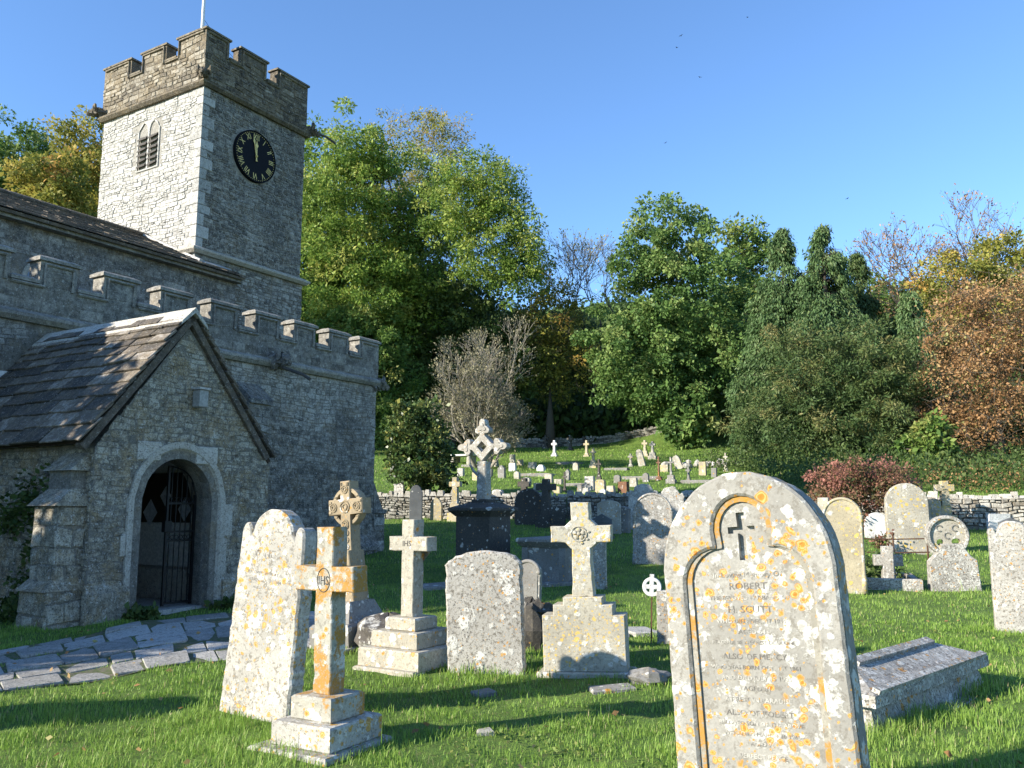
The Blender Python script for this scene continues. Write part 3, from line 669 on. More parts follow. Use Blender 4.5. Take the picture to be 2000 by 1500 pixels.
# ---- porch
PF, PL, PR = 9.6, 6.25, 9.05; PC = (PL + PR) / 2 - .14; AZ = 3.80
D0, D1, DS, DA = 6.94, 8.03, 1.50, 2.02; DC = (D0 + D1) / 2
def arch(o):   # opening line moved outwards by o, from left foot to right foot
    l = [(D0 - o, -.25), (D0 - o, DS)]
    for t in np.linspace(.12, 1, 9): 
        x = D0 - o + (DC - D0 + o) * t; l.append((x, DS + (DA - DS + o * 1.05) * (1 - (1 - t) ** 2.0) ** .58))
    r_ = [(2 * DC - x, z) for x, z in l[::-1][1:]]
    return l + r_
op = arch(0)
mb = MB(); mb.ext([(PL, -.25)] + op + [(PR, -.25), (PR, 2.1), (PC, AZ), (PL, 2.1)], PF, PF + .42, 0, T=W)
mb.box(PL, PL + .4, PF + .42, AV, -.25, 2.15, W); mb.box(PR - .4, PR, PF + .42, AV, -.25, 2.15, W); porch = cpart(mb, 'porch_wall', M['mortar'])
oh = arch(.10)
def in_arch(x, z, o=.12):
    if z < DS: return D0 - o < x < D1 + o
    d = ((x - DC) / ((D1 - D0) / 2 + o)) ** 2 + ((z - DS) / (DA - DS + o)) ** 2; return d < 1
sill = lambda s, z: in_arch(s, z)
ptone = lambda s, z, t: (t + .12 if z > 1.9 else t)
wall_stones(masonry(S_(PF), [(PL, -.2), (PR, -.2), (PR, 2.1), (PC, AZ - .02), (PL, 2.1)], (.04, .10), (.06, .20), .002, proud=(.001, .010), seed=71, hole=sill, tone=(.28, .68), toned=ptone, cham=.014), porch, M['porch'])
wall_stones(masonry(E_(PL), [(-AV, -.2), (-PF, -.2), (-PF, 2.1), (-AV, 2.1)], (.06, .14), (.09, .28), .004, proud=(.003, .018), seed=72, tone=(.25, .65)), porch, M['porch'])
# plinth band
rr = random.Random(73)
for (u0, u1) in ((PL - .02, D0 - .14), (D1 + .2, PR + .02)):
    m_ = MB(); m_.tone = .55; m_.box(u0, u1, PF - .07, PF + .02, -.2, .36, W); m_.taper(u0, u1, PF - .07, PF + .02, .36, u0, u1, PF - .001, PF + .02, .47, W); cpart(m_, 'plinth', M['porch'])
# door surround: outer flat order, hollow chamfer, inner order - built as voussoirs
def band(la, lb, ya, yb, i0, i1, tone):
    m_ = MB(); m_.tone = tone; n = i1 - i0 + 1
    A_ = [W(la[i][0], ya, la[i][1]) for i in range(i0, i1 + 1)]; B_ = [W(lb[i][0], yb, lb[i][1]) for i in range(i0, i1 + 1)]
    m_.add(A_ + B_, [(i, i + 1, n + i + 1, n + i) for i in range(n - 1)]); return m_
l0, l1, l2, l3 = arch(0), arch(.07), arch(.13), arch(.21)
N_ = len(l0) - 1; cuts = [0, 1, 4, 7, 10, 13, 16, N_ - 1, N_]
for a_, b_ in zip(cuts[:-1], cuts[1:]):
    m_ = MB(); m_.tone = rr.uniform(.45, .85)
    for (la, lb, ya, yb) in ((l3, l3, PF + .01, PF - .035), (l3, l2, PF - .035, PF - .035), (l2, l1, PF - .035, PF + .05), (l1, l1, PF + .05, PF + .09), (l1, l0, PF + .09, PF + .17), (l0, l0, PF + .17, PF + .43)):
        q = band(la, lb, ya, yb, a_, b_, m_.tone); m_.add(q.v, q.f)
    cpart(m_, 'arch_stone', M['dressed'])
# pale blocks beside and above the arch
for (u0, u1, z0, z1, tn) in ((6.82, 7.16, 1.98, 2.22, .9), (7.72, 8.07, 1.96, 2.2, .9), (6.72, 6.80, 1.0, 1.5, .7), (6.66, 6.80, .78, 1.05, .85), (8.19, 8.38, .98, 1.42, .7), (8.19, 8.3, .45, .95, .6)):
    m_ = MB(); m_.tone = tn; m_.box(u0, u1, PF - .024, PF + .03, z0, z1, W, .01); cpart(m_, 'ashlar_block', M['dressed'])
# left corner buttress with two set-offs
m_ = MB(); m_.tone = .5
m_.box(PL - .42, PL + .02, PF + .06, PF + .62, -.25, .45, W); m_.box(PL - .34, PL + .02, PF + .1, PF + .58, .45, 1.42, W); m_.box(PL - .2, PL + .02, PF + .12, PF + .56, 1.55, 1.85, W); bt = cpart(m_, 'buttress', M['mortar'])
for (z0, x0, x1, z1) in ((1.40, .42, .20, 1.60), (1.82, .26, .0, 2.05), (.42, .48, .34, .55)):
    m_ = MB(); m_.tone = .55; m_.taper(PL - x0, PL + .01, PF + .05, PF + .63, z0, PL - x1, PL + .01, PF + .09, PF + .59, z1, W); cpart(m_, 'weathering', M['porch'], bt)
for fnm, poly, sd in ((E_(PL - .34), [(-PF - .58, .5), (-PF - .1, .5), (-PF - .1, 1.4), (-PF - .58, 1.4)], 81), (E_(PL - .42), [(-PF - .62, -.2), (-PF - .06, -.2), (-PF - .06, .42), (-PF - .62, .42)], 82), (S_(PF + .1), [(PL - .34, .5), (PL, .5), (PL, 1.4), (PL - .34, 1.4)], 83), (S_(PF + .06), [(PL - .42, -.2), (PL, -.2), (PL, .42), (PL - .42, .42)], 84)):
    wall_stones(masonry(fnm, poly, (.13, .26), (.2, .42), .009, seed=sd, tone=(.2, .9)), bt, M['porch'])
# porch roof
RZ, EZ, EU = 4.0, 2.14, PL - .22
su = math.hypot(PC - EU, RZ - EZ); cs, sn = (PC - EU) / su, (RZ - EZ) / su
def RL(x, y, z): return W(EU + y * cs - z * sn, x, EZ + y * sn + z * cs)            # left slope; x = v, y up the slope
def RR(x, y, z): return W(2 * PC - EU + .0 - y * cs + z * sn, x, EZ + y * sn + z * cs)
mb = MB(); mb.tone = .2; mb.box(PF - .02, AV - .01, .05, su, -.06, 0, RL); mb.box(PF - .02, AV - .01, -.1, su, -.06, 0, RR); proof = cpart(mb, 'porch_roof', M['oak'])
rr = random.Random(91); y = -.02; row = 0; nrow = 11
while y < su - .10:
    e = .27 - .014 * row; x = PF - .10 + rr.uniform(-.02, .02); first = True
    while x < AV - .02:
        wd = rr.uniform(.28, .62) * (1.05 - .03 * row); x1 = min(x + wd, AV)
        m_ = MB(); m_.tone = rr.uniform(.0, .85); th = rr.uniform(.022, .04); tilt = .045; a0 = y + rr.uniform(-.018, .01); a1 = min(y + e * 1.5, su + .02); sk = rr.uniform(-.012, .012); hz_ = rr.uniform(0, .012)
        m_.box(x + .004, x1 - .004, a0, a1, .0, th, lambda X_, Y_, Z_: RL(X_, Y_ + sk * (1 if X_ > x + .1 else -1) * (1 if Y_ < a0 + .1 else 0), Z_ + hz_ + tilt - (Y_ - a0) / max(.05, a1 - a0) * (tilt - .006)), .006)
        cpart(m_, 'slate', M['roofstone'], proof); x = x1
    y += e; row += 1
mb = MB(); y = -.10; row = 0
while y < su - .10:
    e = .27 - .012 * row; x = PF - .10
    while x < AV - .02:
        wd = rr.uniform(.28, .6); x1 = min(x + wd, AV); a1 = min(y + e * 1.5, su + .02); yy = y + rr.uniform(-.02, .02)
        mb.box(x + .004, x1 - .004, yy, a1, .0, rr.uniform(.025, .045), lambda X_, Y_, Z_: RR(X_, Y_, Z_ + .05 - (Y_ - yy) / (a1 - yy) * .044), .006, rr.uniform(.1, .6)); x = x1
    y += e; row += 1
cpart(mb, 'far_slope_slates', M['roofstone'], proof, 'stuff')
for a_, b_ in ((PF - .12, 10.5), (10.5, 11.45), (11.45, 12.3), (12.3, AV)):
    m_ = MB(); m_.tone = rr.uniform(.7, 1); m_.add([W(PC + dx, vv, RZ + dz) for vv in (a_ + .004, b_ - .004) for dx, dz in ((-.22, -.20), (-.205, -.14), (0, .075), (.205, -.14), (.22, -.20), (0, .0))],
        [(0, 1, 7, 6), (1, 2, 8, 7), (2, 3, 9, 8), (3, 4, 10, 9), (4, 5, 11, 10), (5, 0, 6, 11), (5, 4, 3, 2, 1, 0), (6, 7, 8, 9, 10, 11)]); cpart(m_, 'ridge_stone', M['ridge'], proof)
# verge boards of thin stone under the slates
for T_ in (RL, RR):
    m_ = MB(); m_.tone = .35; m_.box(PF - .06, PF + .06, -.02, su - .02, -.10, -.005, T_, .006); cpart(m_, 'verge', M['roofstone'], proof)
# interior: floor, back wall, bench, notices
m_ = MB(); m_.tone = .9; m_.box(PL + .4, PR - .4, PF + .1, AV - .02, -.1, .06, W); cpart(m_, 'porch_floor', M['paving'])
m_ = MB(); m_.box(PL + .4, PR - .4, AV - .03, AV - .005, .06, 3.4, W); m_.box(PR - .43, PR - .398, PF + .42, AV - .03, .06, 2.15, W); m_.box(PL + .398, PL + .43, PF + .42, AV - .03, .06, 2.15, W); cpart(m_, 'plastered_wall', M['plaster'])
m_ = MB(); m_.tone = .5; m_.box(PR - .8, PR - .43, PF + .5, AV - .03, .06, .5, W, .01); m_.box(PL + .43, PL + .8, PF + .5, AV - .03, .06, .5, W, .01); cpart(m_, 'stone_bench', M['dressed'])
m_ = MB(); m_.box(PR - .47, PR - .43, PF + 1.0, PF + 2.4, 1.15, 1.9, W); nb = cpart(m_, 'notice_board', M['oak'])
for (vv, z, s) in ((PF + 1.25, 1.35, .15), (PF + 1.7, 1.55, .13), (PF + 2.05, 1.3, .17)):
    m_ = MB(); m_.add([W(PR - .475, vv - s, z), W(PR - .475, vv, z - s * 1.2), W(PR - .475, vv + s, z), W(PR - .475, vv, z + s * 1.2), W(PR - .471, vv - s, z), W(PR - .471, vv, z - s * 1.2), W(PR - .471, vv + s, z), W(PR - .471, vv, z + s * 1.2)], [(0, 1, 2, 3), (7, 6, 5, 4), (0, 4, 5, 1), (1, 5, 6, 2), (2, 6, 7, 3), (3, 7, 4, 0)]); cpart(m_, 'notice', M['paper'], nb)
# wall lamp in the gable
m_ = MB(); m_.box(PC + .1, PC + .24, PF - .16, PF - .02, 2.72, 2.96, W, .012); lamp = cpart(m_, 'wall_lamp', M['lampglass']); m_ = MB(); m_.box(PC + .08, PC + .26, PF - .18, PF - .01, 2.962, 2.99, W); cpart(m_, 'lamp_cap', M['lead'], lamp)
# iron gate: right leaf shut, left leaf folded in
m_ = MB(); gv = PF + .30; g0, g1 = DC + .06, D1 - .015
m_.box(g0, g0 + .03, gv, gv + .03, .08, 1.93, W); m_.box(g1 - .03, g1, gv, gv + .03, .08, 1.55, W)
for z in (.10, .92, 1.04, 1.42): m_.box(g0 + .03, g1 - .03, gv + .003, gv + .027, z, z + .028, W)
pts = [(g0 + (g1 - g0) * t, 1.55 + .38 * math.sqrt(max(0, 1 - t ** 2.2))) for t in np.linspace(0, 1, 9)]
m_.tube([W(x, gv + .015, z) for x, z in pts], .014, 5); gate = cpart(m_, 'gate', M['iron'], label='black wrought iron gate in the porch doorway')
for k in range(5):
    x = g0 + .03 + (g1 - g0 - .06) * (k + .5) / 5; t = (x - g0) / (g1 - g0); b_ = MB(); b_.tube([W(x, gv + .015, .11), W(x, gv + .015, 1.54 + .38 * math.sqrt(1 - t ** 2.2))], .008, 5); cpart(b_, 'bar', M['iron'], gate)
b_ = MB(); b_.box(g0 - .03, g0 + .08, gv - .02, gv + .05, 1.05, 1.2, W, .006); cpart(b_, 'lock', M['iron'], gate)
for z0 in (.95, 1.455):
    for k in range(6):
        b_ = MB(); x = g0 + .05 + k * (g1 - g0 - .1) / 5.5; b_.tube([W(x + .03 * math.cos(t), gv + .015, z0 + .03 + .028 * math.sin(t)) for t in np.linspace(0, 6.28, 9)], .006, 4); cpart(b_, 'scroll', M['iron'], gate)

# ---- give the walls their stones: 300 largest in view as stones of their own, the rest joined per wall
STONES.sort(key=lambda t: -t[0])
rest = {}
for k, (sc_, st, wi) in enumerate(STONES):
    if k < 285:
        m_ = MB(); m_.add(st[0], st[1], st[2]); cpart(m_, 'stone', WALLS[wi][1], WALLS[wi][0])
    else:
        rest.setdefault(wi, MB()).add(st[0], st[1], st[2])
for wi, m_ in rest.items(): cpart(m_, 'masonry', WALLS[wi][1], WALLS[wi][0], 'stuff')

# flagpole on the tower, standing behind the near corner
p0 = Vector(W(13.62, 17.55, 12.06)); fp = empty('flagpole', p0, 0, (0, 0), 'white flagpole rising behind the near corner of the tower parapet', 'flagpole')
m_ = MB(); m_.tube([(0, 0, 0), (0, 0, 2), (0, 0, 5.5)], [.055, .045, .03], 10); m_.build('pole', M['pole'], fp, True)
m_ = MB(); q = Vector(W(15.0, 17.2, 13.0)) - p0; m_.tube([(0, 0, 2.0)] + [tuple(Vector((0, 0, 2.0)).lerp(q, t) - Vector((0, 0, .12 * math.sin(math.pi * t)))) for t in (.25, .5, .75)] + [tuple(q)], .007, 4); m_.build('stay_wire', M['iron'], fp)

# ================================================================ PATH
rr = random.Random(101)
def L2(p, q, t): return (p[0] + (q[0] - p[0]) * t, p[1] + (q[1] - p[1]) * t)
# quad strips in plan: near edge and far edge polylines
A_near = [(-1.2, 8.95), (-2.35, 8.45), (-2.95, 7.75), (-3.45, 7.15), (-4.1, 6.45), (-4.9, 5.9)]
A_far = [(-2.3, 11.7), (-3.5, 11.6), (-4.42, 10.75), (-4.72, 9.0), (-5.1, 7.85), (-5.9, 7.2)]
B_near = [(-1.3, 8.98), (.3, 9.35), (1.6, 9.55), (2.6, 9.7)]; B_far = [(-1.6, 9.6), (.1, 9.85), (1.5, 10.0), (2.6, 10.15)]
def plan_sheet(polys, dz):
    mb = MB()
    for n_, f_ in polys:
        K = 8; Mx = 5 * (len(n_) - 1); idx_ = {}
        for i in range(Mx + 1):
            for j in range(K + 1):
                p = L2(poly_at(n_, i / Mx), poly_at(f_, i / Mx), j / K); idx_[i, j] = len(mb.v); mb.v.append((p[0], p[1], hz(*p) + dz)); mb.t.append(.5)
        for i in range(Mx):
            for j in range(K): mb.f.append((idx_[i, j], idx_[i + 1, j], idx_[i + 1, j + 1], idx_[i, j + 1]))
    return mb
def poly_at(line, t):
    t = max(0, min(.9999, t)) * (len(line) - 1); i = int(t); return L2(line[i], line[i + 1], t - i)
a = NT('path_joint_soil'); v_ = a.obj(False); nz = a.noise(v_, 20, 5, .7).outputs[0]; a.color(a.mix(a.step(nz, .4, .6), (.07, .10, .03), (.14, .125, .09))); a.bump(nz, .6, .02); M['joint'] = a.m
path = plan_sheet([(A_near[::-1], A_far[::-1])], .010).build('path', M['joint']); tag(path, 'irregular stone flag path curving from the porch door', kind='structure')
PATHQ = []
def poly_at(line, t):
    t = max(0, min(.9999, t)) * (len(line) - 1); i = int(t); return L2(line[i], line[i + 1], t - i)
def pave(near, far, rows, t0, t1, keep=1.0, gap=.011, zt=.019):
    cuts = [0] + sorted(rr.uniform(.9, 1.1) * (k + 1) / rows for k in range(rows - 1)) + [1]
    for r_ in range(rows):
        t = t0
        while t < t1:
            dt = rr.uniform(.045, .11); tb = min(t + dt, t1)
            if rr.random() < keep and tb - t > .02:
                q = []
                for (tt, cc) in ((t, cuts[r_]), (tb, cuts[r_]), (tb, cuts[r_ + 1]), (t, cuts[r_ + 1])):
                    p = L2(poly_at(near, tt), poly_at(far, tt), cc); q.append((p[0] + rr.uniform(-.018, .018), p[1] + rr.uniform(-.018, .018)))
                cx = sum(p[0] for p in q) / 4; cy = sum(p[1] for p in q) / 4
                # soften the corners into a rough octagon, leave a joint
                oc = []
                for i in range(4):
                    a_, b_ = q[i], q[(i + 1) % 4]; oc += [L2(a_, b_, rr.uniform(.03, .09)), L2(a_, b_, rr.uniform(.91, .97))]
                oc = [(cx + (x - cx) * (1 - gap * 1.6 / max(.1, math.hypot(x - cx, y - cy))), cy + (y - cy) * (1 - gap * 1.6 / max(.1, math.hypot(x - cx, y - cy)))) for x, y in oc]
                ax = sum(oc[i][0] * oc[(i + 1) % 8][1] - oc[(i + 1) % 8][0] * oc[i][1] for i in range(8))
                if ax < 0: oc = oc[::-1]
                base = hz(cx, cy); z = base + zt + rr.uniform(-.005, .005); tx, ty = rr.uniform(-.012, .012), rr.uniform(-.012, .012)
                top = [(cx + (x - cx) * .965, cy + (y - cy) * .965, z + tx * (x - cx) + ty * (y - cy)) for x, y in oc]; mid = [(x, y, z - .010) for x, y in oc]; bot = [(x, y, base - .03) for x, y in oc]
                m_ = MB(); m_.tone = rr.uniform(.15, .95); m_.add(top + mid + bot, [tuple(range(8))] + [(i + 8 * k, i + 8 * k, i, i) for i in range(0) for k in range(0)] + [(8 + i, 8 + (i + 1) % 8, (i + 1) % 8, i) for i in range(8)] + [(16 + i, 16 + (i + 1) % 8, 8 + (i + 1) % 8, 8 + i) for i in range(8)])
                m_.build('paving_stone', M['paving'], path); PATHQ.append(oc)
            t = tb
pave(A_near, A_far, 5, .0, 1.0)
pave(B_near, B_far, 1, .02, .98, .75, zt=.03)

# ================================================================ GRAVESTONES
CH = R(-30.8)      # graves set square with the church
GR1 = 'headstones in the lower churchyard'; GR2 = 'crosses in the lower churchyard'; GR3 = 'graves on the upper slope'
def arc(cx, cz, rx, rz, a0, a1, n=14): return [(cx + rx * math.cos(t), cz + rz * math.sin(t)) for t in np.linspace(a0, a1, n)]
def prof(kind, w_, h_, seed=0):
    a_ = w_ / 2
    if kind == 'round': return [(-a_, 0), (a_, 0)] + arc(0, h_ - a_, a_, a_, 0, math.pi, 22)
    if kind == 'segment': return [(-a_, 0), (a_, 0)] + arc(0, h_ - a_ * .42, a_, a_ * .42, 0, math.pi, 20)
    if kind == 'flatarch': return [(-a_, 0), (a_, 0), (a_, h_ - a_ * .38)] + arc(0, h_ - a_ * .38, a_ * .995, a_ * .38, .05, math.pi - .05, 18) + [(-a_, h_ - a_ * .38)]
    if kind == 'pointed': return [(-a_, 0), (a_, 0), (a_, h_ - 1.45 * a_)] + [(a_ - a_ * t * (.25 + .75 * t), h_ - 1.45 * a_ + 1.45 * a_ * math.sin(t * math.pi / 2) ** .9) for t in np.linspace(.12, 1, 8)] + [(-a_ + a_ * t * (.25 + .75 * t), h_ - 1.45 * a_ + 1.45 * a_ * math.sin(t * math.pi / 2) ** .9) for t in np.linspace(.9, .12, 7)] + [(-a_, h_ - 1.45 * a_)]
    if kind == 'ogee': return [(-a_, 0), (a_, 0), (a_, h_ * .62), (a_ * .9, h_ * .74), (a_ * .66, h_ * .84), (a_ * .3, h_ * .91), (a_ * .08, h_ * .95), (a_ * .06, h_), (-a_ * .06, h_), (-a_ * .08, h_ * .95), (-a_ * .3, h_ * .91), (-a_ * .66, h_ * .84), (-a_ * .9, h_ * .74), (-a_, h_ * .62)]
    if kind == 'square': return [(-a_, 0), (a_, 0), (a_ * .97, h_), (-a_ * .98, h_ * .99)]
    if kind == 'gable': return [(-a_, 0), (a_, 0), (a_, h_ * .78), (a_ * .8, h_ * .82), (0, h_), (-a_ * .8, h_ * .82), (-a_, h_ * .78)]
    if kind == 'shoulder':      # round head between two small scrolled shoulders
        s_ = a_ * .16; r_ = a_ - 2 * s_ - .01; zb = h_ - r_ * .92
        return [(-a_, 0), (a_, 0), (a_, zb - .02)] + arc(a_ - s_, zb, s_, s_ * 1.5, 0, math.pi, 9) + arc(0, zb, r_, h_ - zb, .12, math.pi - .12, 18) + arc(-a_ + s_, zb, s_, s_ * 1.5, 0, math.pi, 9) + [(-a_, zb - .02)]
    if kind == 'scallop':
        rr_ = random.Random(seed); zb = h_ * .78
        return [(-a_, 0), (a_, 0), (a_, zb * .94)] + arc(a_ * .8, zb, a_ * .2, a_ * .2, -.2, 2.4, 8) + arc(0, zb, a_ * .68, h_ - zb, .25, math.pi - .25, 14) + arc(-a_ * .8, zb, a_ * .2, a_ * .2, .75, math.pi + .2, 8) + [(-a_, zb * .94)]
def jitter(l, k, seed=0):
    rr_ = random.Random(seed); return [(x + rr_.uniform(-k, k), z + rr_.uniform(-k, k)) for x, z in l]
def cross_out(w_, h_, sw, bh, bz, flare=0, cham=0):
    """latin cross: total width w, height h, shaft width sw, bar height bh with its middle at bz"""
    a_, b_ = w_ / 2, sw / 2; t, d = bz + bh / 2, bz - bh / 2
    l = [(-b_ * 1.0 - flare, 0), (b_ + flare, 0), (b_, d - cham)]
    if cham: l += [(b_ + cham, d)] if False else [(b_ + cham * .2, d - cham * .9), (b_ + cham, d - cham * .15)]
    l += [(b_ + cham, d)] if cham else [(b_, d)]
    l += [(a_, d), (a_, t)]
    l += [(b_ + cham, t)] if cham else [(b_, t)]
    if cham: l += [(b_ + cham * .85, t + cham * .2), (b_, t + cham)]
    l += [(b_, h_), (-b_, h_)]
    if cham: l += [(-b_, t + cham), (-b_ - cham * .85, t + cham * .2)]
    l += [(-b_ - cham, t)] if cham else [(-b_, t)]
    l += [(-a_, t), (-a_, d)]
    l += [(-b_ - cham, d)] if cham else [(-b_, d)]
    if cham: l += [(-b_ - cham, d - cham * .15), (-b_ - cham * .2, d - cham * .9), (-b_, d - cham)]
    return l
def rough(l, amp=.003, step=.045, seed=0):
    rr_ = random.Random(seed); out = []
    for i in range(len(l)):
        a_, b_ = l[i], l[(i + 1) % len(l)]; d = math.hypot(b_[0] - a_[0], b_[1] - a_[1]); n = max(1, int(d / step)); nx, nz = (b_[1] - a_[1]) / max(d, 1e-6), -(b_[0] - a_[0]) / max(d, 1e-6)
        for k in range(n):
            t = k / n; q = rr_.gauss(0, amp) - (rr_.random() < .06) * amp * 3; p = (a_[0] + (b_[0] - a_[0]) * t + nx * q, a_[1] + (b_[1] - a_[1]) * t + nz * q)
            out.append(p)
    return out
def steps(mb, lst, d_ratio=1.0, z=0, jit=0):
    """stepped base: list of (width, depth, height) from the ground up"""
    for (w_, d_, h_) in lst: mb.box(-w_ / 2, w_ / 2, -d_ / 2, d_ / 2, z, z + h_, None, min(.015, h_ * .15)); z += h_
    return z
def spot(px, py, sink=0.0): 
    p = G(px, py); p.z -= sink; return p
def size(p, npx): return npx * depth(p) / FPX

# --- the large lichened headstone in front, with a sunk trefoil panel
pB = Vector((1.105, 3.80, 0.0)); pB.z = hz(pB.x, pB.y) - .03
hs = empty('headstone', pB, R(-34), (R(-2.0), R(-4.1)), 'large round-topped headstone with orange lichen rosettes and a small cut cross', 'headstone', GR1)
BW, BH = .80, 1.585
def trefoil(o):
    x0, x1 = -.285 + o, .285 - o; zs, zt_ = 1.125, 1.478 - o
    l = [(x0, -.2), (x1, -.2), (x1, zs - .03)]
    l += [(x1 - (.155) * (1 - math.cos(t)), zs - .03 + (.155) * math.sin(t)) for t in np.linspace(.15, math.pi / 2, 7)]
    l += [(.128 - o, zs + .135)] + [((.135 - o) * math.cos(t), zt_ - (.150 - o) + (.150 - o) * math.sin(t)) for t in np.linspace(-.25, math.pi + .25, 15)] + [(-.128 + o, zs + .135)]
    l += [(x0 + .155 * (1 - math.cos(t)), zs - .03 + .155 * math.sin(t)) for t in np.linspace(math.pi / 2, .15, 7)] + [(x0, zs - .03)]
    return l
outl = rough([(-BW / 2, -.2), (BW / 2, -.2), (BW / 2 - .012, BH - .44)] + arc(0, BH - .44, BW / 2 - .012, .44, .03, math.pi - .03, 30) + [(-BW / 2 + .012, BH - .44)], .0012, .05, 8)
def inset_bottom(l): return [(x, max(z, -.15)) for x, z in l]
cxs = [(x * 1.0 - .01, 1.405 + (z - 1.305) * .66) for x, z in [(-.019, .985), (.019, .985), (.017, 1.165), (.062, 1.165), (.062, 1.21), (.017, 1.21), (.019, 1.305), (-.019, 1.305), (-.017, 1.21), (-.062, 1.21), (-.062, 1.165), (-.017, 1.165)]]
mb = MB(); mb.ext(outl, .004, .105, 0); mb.ext(outl, -.024, .004, 0, [cxs]); mb.ext(outl, -.056, -.036, .012, [inset_bottom(trefoil(0))])
mb.build('slab', M['L_big'], hs)
mo_, mi_ = inset_bottom(trefoil(-.004)), inset_bottom(trefoil(.026)); mb = MB(); K_ = len(mo_)
mb.add([(x, -.0365, z) for x, z in mo_] + [(x, -.036, z) for x, z in mi_] + [(x, -.0235, z) for x, z in mi_], [(i, (i + 1) % K_, K_ + (i + 1) % K_, K_ + i) for i in range(1, K_)] + [(K_ + i, K_ + (i + 1) % K_, 2 * K_ + (i + 1) % K_, 2 * K_ + i) for i in range(1, K_)]); mb.build('arch_moulding', M['L_ochre'], hs)
zt = [.885, .835, .785, .735, .685, .640, .595, .535, .490, .445, .402, .355, .300, .258, .215, .175, .125]
for i in range(17): lettering('big%d' % i, hs, (-.005, -.0255, zt[i] + .245), M['lettermid'] if i in (1, 3, 7, 12) else M['letter'], sx=1.12)

# --- tall left headstone
p = spot(503, 1400, .05); s = depth(p) / FPX
hs = empty('headstone', p, R(-31), (R(-2), R(4.0)), 'tall pale headstone with rounded head and scrolled shoulders left of the orange cross', 'headstone', GR1)
mb = MB(); o_ = prof('shoulder', .60, 1.44); o_ = [(x * (1 + .10 * (1 - z / 1.44)), z) for x, z in o_]; mb.ext(rough([(x, z if z > 0 else -.1) for x, z in o_], .0025, .04, 3), -.06, .06, .014); mb.build('slab', M['L_left'], hs)
lettering('name', hs, (-.05, -.0605, 1.13), M['letter']); lettering('nl', hs, (-.02, -.0605, .95), M['letter'])

# --- front cross with orange crust
p = Vector((-1.085, 5.24, 0)); p.z = hz(p.x, p.y)
cr = empty('grave_cross', p, CH, (0, R(-.6)), 'stone cross with IHS oval and orange lichen crust on two-step base, nearest the camera', 'cross', GR2)
mb = MB(); mb.box(-.335, .27, -.305, .28, -.08, .03, None, .014); mb.build('pad', M['L_left'], cr)
mb = MB(); mb.box(-.225, .225, -.225, .225, .026, .165, None, .012); mb.build('base_step', M['L_left'], cr)
mb = MB(); mb.box(-.155, .155, -.145, .145, .163, .30, None, .012); mb.build('base_step', M['L_cross'], cr)
mb = MB(); mb.ext(rough(cross_out(.46, .97, .138, .145, .665), .0018, .05, 5), -.062, .062, .006, T=lambda x, y, z: (x, y, z + .297)); mb.build('cross', M['L_cross'], cr)
mb = MB(); ov = [(.052 * math.cos(t), .955 + .072 * math.sin(t)) for t in np.linspace(0, 2 * math.pi, 25)[:-1]]; mb.ext(ov, -.0655, -.061, .001, [[(x * .93, .955 + (z - .955) * .93) for x, z in ov]]); em = mb.build('oval', M['letterdark'], cr)
lettering('ihs', em, (0, -.064, .95), M['letterdark'], 'emblem', .8)

# --- carved celtic cross behind it
p = Vector((-1.60, 8.85, 0)); p.z = hz(p.x, p.y)
cr = empty('celtic_cross', p, CH, (0, R(-4)), 'tall tan Celtic cross carved with knotwork, ringed head, standing near the church wall', 'cross', GR2)
mb = MB(); mb.box(-.30, .30, -.42, .42, -.05, .28, None, .03); mb.taper(-.24, .24, -.34, .34, .28, -.16, .16, -.22, .22, .52); mb.build('base', M['L_grey'], cr)
mb = MB(); mb.ext([(-.15, .5), (.15, .5), (.085, 1.12), (-.085, 1.12)], -.14, .14, .01); mb.ext(cross_out(.54, .90, .155, .19, .585, .01), -.085, .085, .01, T=lambda x, y, z: (x, y, z + 1.06)); mb.build('cross', M['L_tan'], cr)
mb = MB(); ro = [(.235 * math.cos(t), 1.645 + .235 * math.sin(t)) for t in np.linspace(0, 2 * math.pi, 37)[:-1]]; mb.ext(ro, -.06, .06, .006, [[(x * .80, 1.645 + (z - 1.645) * .80) for x, z in ro]]); mb.build('ring', M['L_tan'], cr)
mb = MB()
def ringlet(cx, cz, r_, y=-.088, n=12): mb.tube([(cx + r_ * math.cos(t), y, cz + r_ * math.sin(t)) for t in np.linspace(0, 2 * math.pi, n + 1)], .011, 4)
for cx, cz, r_ in ((0, 1.645, .07), (-.185, 1.645, .05), (.185, 1.645, .05), (0, 1.86, .048), (0, 1.44, .045)): ringlet(cx, cz, r_); ringlet(cx, cz, r_ * .5)
for k in range(7): ringlet((-1) ** k * .022, 1.16 + k * .042, .028, n=8); 
for k in range(10):
    t = k * .63; mb.tube([(.21 * math.cos(t) - .02, -.062, 1.645 + .21 * math.sin(t)), (.21 * math.cos(t) + .02, -.062, 1.645 + .21 * math.sin(t))], .01, 4)
for sx in (-1, 1):
    for sz in (-1, 1): mb.box(sx * .235 - .02, sx * .235 + .02, -.095, -.08, 1.645 + sz * .06 - .012, 1.645 + sz * .06 + .012); mb.box(sx * .05 - .012, sx * .05 + .012, -.095, -.08, 1.90, 1.94)
mb.build('knotwork', M['L_tan'], cr)
cr.scale = (.84, .84, .84)
# lichen-covered rock pile beside it
mb = MB(); mb.tone = .3; mb.blob((0, 0, .12), (.32, .40, .20), 3, 14, 9, .10)
o = mb.build('boulder', lichen_mat('dark_boulder_white_patches', (.10, .09, .08), .0, .55, .3, .6)); o.location = (-1.22, 8.6, hz(-1.2, 8.6)); tag(o, 'dark rough boulder with white lichen patches at the Celtic cross foot', 'boulder')

